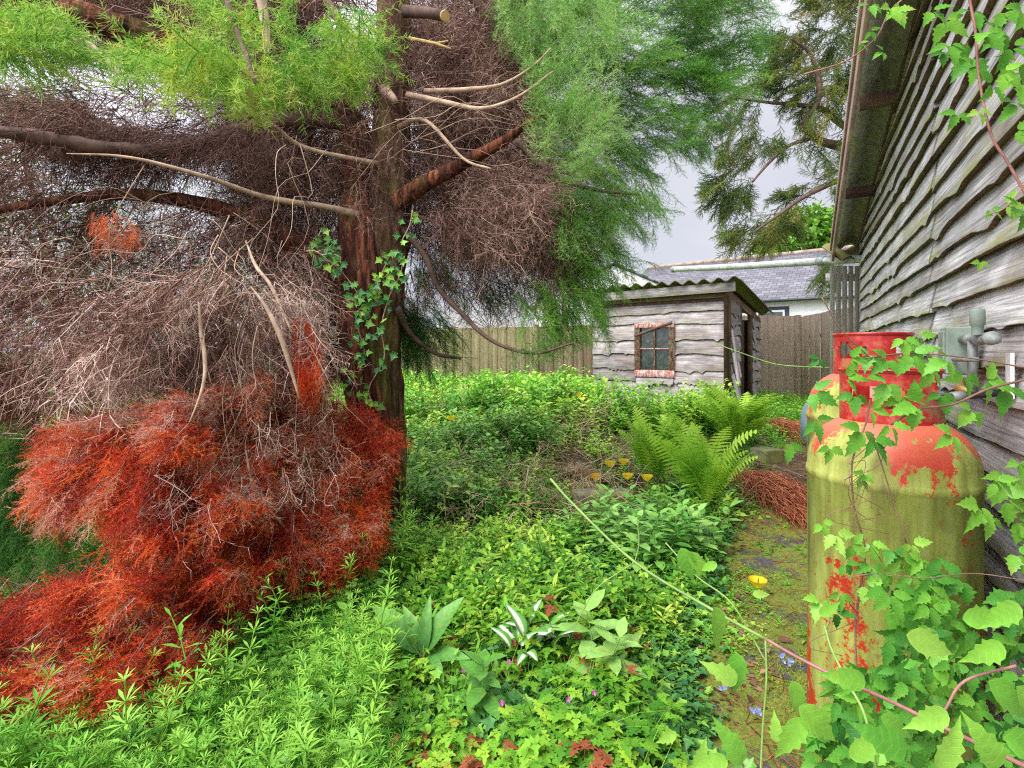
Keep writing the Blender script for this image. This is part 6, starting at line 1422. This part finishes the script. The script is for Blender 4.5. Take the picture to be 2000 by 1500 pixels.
# ================================================================== vines at the right
def tri_leaf(acc, u, v, px, Y, r, hue=None):
    """a leaf of three toothed leaflets hanging at the pixel"""
    s = px*Y/1000; c = P(u, v, Y); a0 = -math.pi/2+r.normal()*.7; up0 = np.array([r.normal()*.5, -1+r.normal()*.25, .55+r.normal()*.4]); rn = np.clip(.5+r.normal()*.22, 0, 1) if hue is None else hue
    for j, off in enumerate((0, 1.15, -1.15)):
        a = a0+off+r.normal()*.12; d = np.array([math.cos(a), -.25+r.normal()*.2, math.sin(a)]); st = np.array([math.cos(a), 0, math.sin(a)])*s*.12
        V, F, A = scatter([LG['clem'], LG['clem2']], np.array([c])+st, frames(np.array([d]), np.array([up0])), np.array([s*(1 if j == 0 else .82)]), np.array([np.clip(rn+r.normal()*.06, 0, 1)])); acc.add(V, F, A)
def one_leaf(acc, u, v, px, Y, ang, r, hue=.7):
    s = px*Y/1000; c = P(u, v, Y); a = rad(ang); d = np.array([math.cos(a), -.1, math.sin(a)]); V, F, A = scatter([LG['clem2']], np.array([c]), frames(np.array([d]), np.array([[r.normal()*.3, -1, .4]])), np.array([s]), np.array([hue])); acc.add(V, F, A)
def vine_stem(mb, pts, w_): c = bez([P(*p) for p in pts], 6); mb.tube(c, w_, 8, wob=.12); return c
r = np.random.default_rng(21)
vn = thing('climbing_vine', 'leafy climbing vine growing over the front gas bottle and its red valve guard', 'vine', tuple(P(1750, 1500, 1.15)))
acc = Acc()
for (u, v, s) in [(1590, 765, 46), (1652, 738, 40), (1700, 690, 40), (1735, 700, 42), (1765, 660, 38), (1795, 655, 36), (1780, 690, 55), (1850, 700, 52), (1735, 745, 52), (1790, 790, 58), (1838, 768, 44), (1685, 838, 58), (1705, 858, 50), (1592, 820, 44), (1540, 862, 42), (1622, 872, 36), (1862, 848, 46), (1900, 800, 46), (1965, 755, 58), (1690, 922, 30), (1682, 936, 26), (1800, 680, 50), (1820, 720, 48), (1670, 770, 40), (1760, 770, 46), (1700, 800, 40), (1885, 730, 50), (1925, 745, 55), (1660, 700, 34), (1600, 700, 26), (1740, 830, 44),
                 (1632, 1042, 42), (1662, 1062, 38), (1605, 1022, 30), (1742, 1072, 44), (1762, 1092, 44), (1702, 1102, 46), (1722, 1122, 44), (1690, 1142, 42), (1782, 1122, 46), (1602, 1172, 42), (1642, 1158, 36), (1630, 1195, 38), (1800, 1090, 40), (1820, 1130, 46), (1700, 1060, 36), (1780, 1060, 40), (1650, 1100, 32)]:
    tri_leaf(acc, u, v, s, 1.10+r.normal()*.02, r)
r2 = np.random.default_rng(22); n = 0
bp_ = [(1720, 1130), (1830, 1110), (2040, 1130), (2040, 1540), (1660, 1540), (1640, 1330), (1720, 1260)]
bq_ = [(1590, 1560), (1585, 1400), (1640, 1330), (1700, 1300), (1720, 1560)]
while n < 60:
    u, v = r2.uniform(1580, 1730), r2.uniform(1290, 1560)
    if in_poly(np.array([u]), np.array([v]), bq_)[0]: tri_leaf(acc, u, v, r2.uniform(34, 56), 1.12-.16*(v-1250)/300+r2.normal()*.04, r2, np.clip(.30+r2.normal()*.2, 0, 1)); n += 1
n = 0
while n < 175:
    u, v = r2.uniform(1640, 2040), r2.uniform(1100, 1530)
    if in_poly(np.array([u]), np.array([v]), bp_)[0]: tri_leaf(acc, u, v, r2.uniform(38, 62), 1.10-.22*(v-1100)/430+r2.normal()*.05, r2, np.clip(.36+r2.normal()*.2, 0, 1)); n += 1
for (u, v, s) in [(1965, 930, 60), (1915, 985, 62), (1965, 975, 58), (1985, 1015, 54), (1945, 940, 44), (1990, 900, 44), (1985, 1080, 50), (1935, 1010, 44)]: tri_leaf(acc, u, v, s, 1.1+r.normal()*.02, r, .7)
acc.build('vine_leaves', M['clematis'], vn)
mb = MB()
vine_stem(mb, [(1700, 1540, 1.08), (1675, 1330, 1.1), (1672, 1200, 1.12), (1690, 1080, 1.12), (1668, 990, 1.12), (1665, 900, 1.12), (1690, 830, 1.13), (1700, 780, 1.13)], .0018)
vine_stem(mb, [(1710, 870, 1.12), (1745, 980, 1.11), (1770, 1060, 1.1)], .0013)
vine_stem(mb, [(2010, 740, 1.05), (1930, 760, 1.07), (1860, 790, 1.08), (1790, 800, 1.1), (1740, 830, 1.12)], .0024)
vine_stem(mb, [(2010, 720, 1.05), (1900, 700, 1.07), (1780, 690, 1.1), (1690, 700, 1.1)], .0016)
vine_stem(mb, [(1605, 580, 1.1), (1640, 640, 1.1), (1690, 690, 1.1), (1740, 730, 1.1)], .0013)
vine_stem(mb, [(1640, 1130, 1.1), (1720, 1120, 1.08), (1800, 1130, 1.06), (1900, 1120, 1.05), (2010, 1135, 1.0)], .0010)
for k in range(14):
    u = 1680+r.normal()*30; v = 820+r.random()*380; vine_stem(mb, [(u, v, 1.12), (u+r.normal()*25, v+30, 1.10), (u+r.normal()*40, v+60+r.normal()*20, 1.12), (u+r.normal()*30, v+100, 1.11)], .0007)
mb.build('vine_stem', M['brown_stem'], vn, True)
# vine on the barn wall, top right
v2 = thing('wall_vine', 'bright green trailing vine hanging over the barn boards in the top right corner', 'vine', tuple(P(2000, 380, .95)))
acc = Acc()
for (u, v, s) in [(1740, 12, 45), (1700, 8, 40), (1845, 40, 60), (1855, 85, 56), (1845, 100, 40), (1900, 20, 60), (1900, 110, 70), (1905, 130, 50), (1960, 60, 64), (1975, 90, 66), (1990, 120, 62), (1940, 165, 56), (1870, 220, 46), (1912, 215, 42), (1985, 200, 56), (1985, 255, 40), (1960, 20, 60), (2000, 20, 60), (1925, 60, 60), (1960, 140, 56), (1935, 410, 34), (1965, 400, 44), (1990, 405, 50), (2000, 420, 40), (1915, 510, 26), (1995, 160, 56), (1820, 20, 50), (1700, 60, 26), (1725, 100, 30), (1750, 20, 44), (1680, 85, 22)]:
    tri_leaf(acc, u, v, s*.85, .95+r.normal()*.03, r, np.clip(.62+r.normal()*.2, 0, 1))
acc.build('vine_leaves', M['clematis'], v2); mb = MB()
vine_stem(mb, [(1885, -40, .95), (1905, 60, .95), (1912, 150, .95), (1935, 260, .94), (1970, 320, .93), (2020, 410, .92)], .0022)
vine_stem(mb, [(2020, 330, .92), (1970, 400, .93), (1930, 420, .94)], .001)
vine_stem(mb, [(1570, 145, 1.0), (1650, 120, .98), (1710, 75, .97), (1740, 20, .96), (1800, -30, .95)], .0015)
mb.build('vine_stem', M['vine_stem'], v2, True)
# foreground trailing stem
v3 = thing('trailing_vine', 'long foreground vine with a purple stem trailing diagonally to the bottom right corner', 'vine', tuple(P(1500, 1500, .8)))
acc = Acc()
for (u, v, s, Y, a) in [(1395, 1185, 95, .80, -80), (1440, 1275, 85, .74, -95), (1440, 1330, 80, .72, 150), (1450, 1490, 100, .62, 120), (1420, 1480, 80, .64, 200), (1545, 1330, 80, .7, -70), (1560, 1380, 110, .62, -40), (1565, 1400, 100, .62, -120), (1770, 1240, 110, .66, -20), (1690, 1330, 90, .7, 170), (1930, 1330, 120, .55, -40), (1985, 1340, 120, .52, -60), (1960, 1440, 130, .5, -15), (1770, 1470, 120, .55, 150), (1830, 1500, 110, .55, 60), (1880, 1210, 90, .66, 10), (1960, 1260, 90, .6, -160), (1330, 1070, 75, .95, -70), (1345, 1080, 65, .95, -50), (1400, 1100, 40, .95, -160), (1470, 1160, 36, .9, 0), (1600, 1200, 50, .8, 30), (1520, 1450, 60, .66, 100), (1660, 1480, 90, .6, 40), (1990, 1180, 90, .62, -150), (1720, 1400, 80, .62, -30), (1850, 1390, 90, .58, 200), (1950, 1500, 120, .5, 120), (1320, 1430, 46, .85, -150), (1360, 1500, 60, .75, 70)]:
    one_leaf(acc, u, v, s, Y, a, r, np.clip(.72+r.normal()*.16, 0, 1))
acc.build('vine_leaves', M['clematis'], v3); mb = MB()
vine_stem(mb, [(1075, 935, 1.15), (1120, 985, 1.1), (1240, 1098, 1.0), (1395, 1193, .9), (1495, 1248, .85)], .0026)
vine_stem(mb, [(1240, 1098, 1.0), (1248, 1060, 1.0), (1244, 1010, 1.0)], .0012)
vine_stem(mb, [(1240, 1098, 1.0), (1170, 1145, 1.0), (1140, 1190, 1.0), (1125, 1220, 1.0)], .0010)
vine_stem(mb, [(1495, 1248, .85), (1497, 1330, .83), (1490, 1420, .82), (1485, 1520, .8)], .0016)
vine_stem(mb, [(1395, 670, 1.3), (1450, 690, 1.28), (1520, 712, 1.25), (1620, 718, 1.2)], .0012)
vine_stem(mb, [(1300, 1060, 1.0), (1360, 1125, .95), (1430, 1180, .9), (1500, 1300, .85)], .0014)
vine_stem(mb, [(1610, 1220, .78), (1625, 1270, .75), (1660, 1340, .7), (1690, 1400, .66), (1715, 1520, .6)], .0018)
mb.build('green_vine_stem', M['green_stem'], v3, True); mb = MB()
vine_stem(mb, [(1495, 1248, .85), (1560, 1285, .8), (1640, 1325, .75), (1740, 1370, .68), (1830, 1415, .62), (1930, 1462, .57), (2030, 1510, .52)], .0026)
vine_stem(mb, [(1830, 1415, .62), (1850, 1380, .62), (1885, 1330, .62), (1985, 1300, .6)], .0016)
mb.build('vine_stem', M['vine_stem'], v3, True)
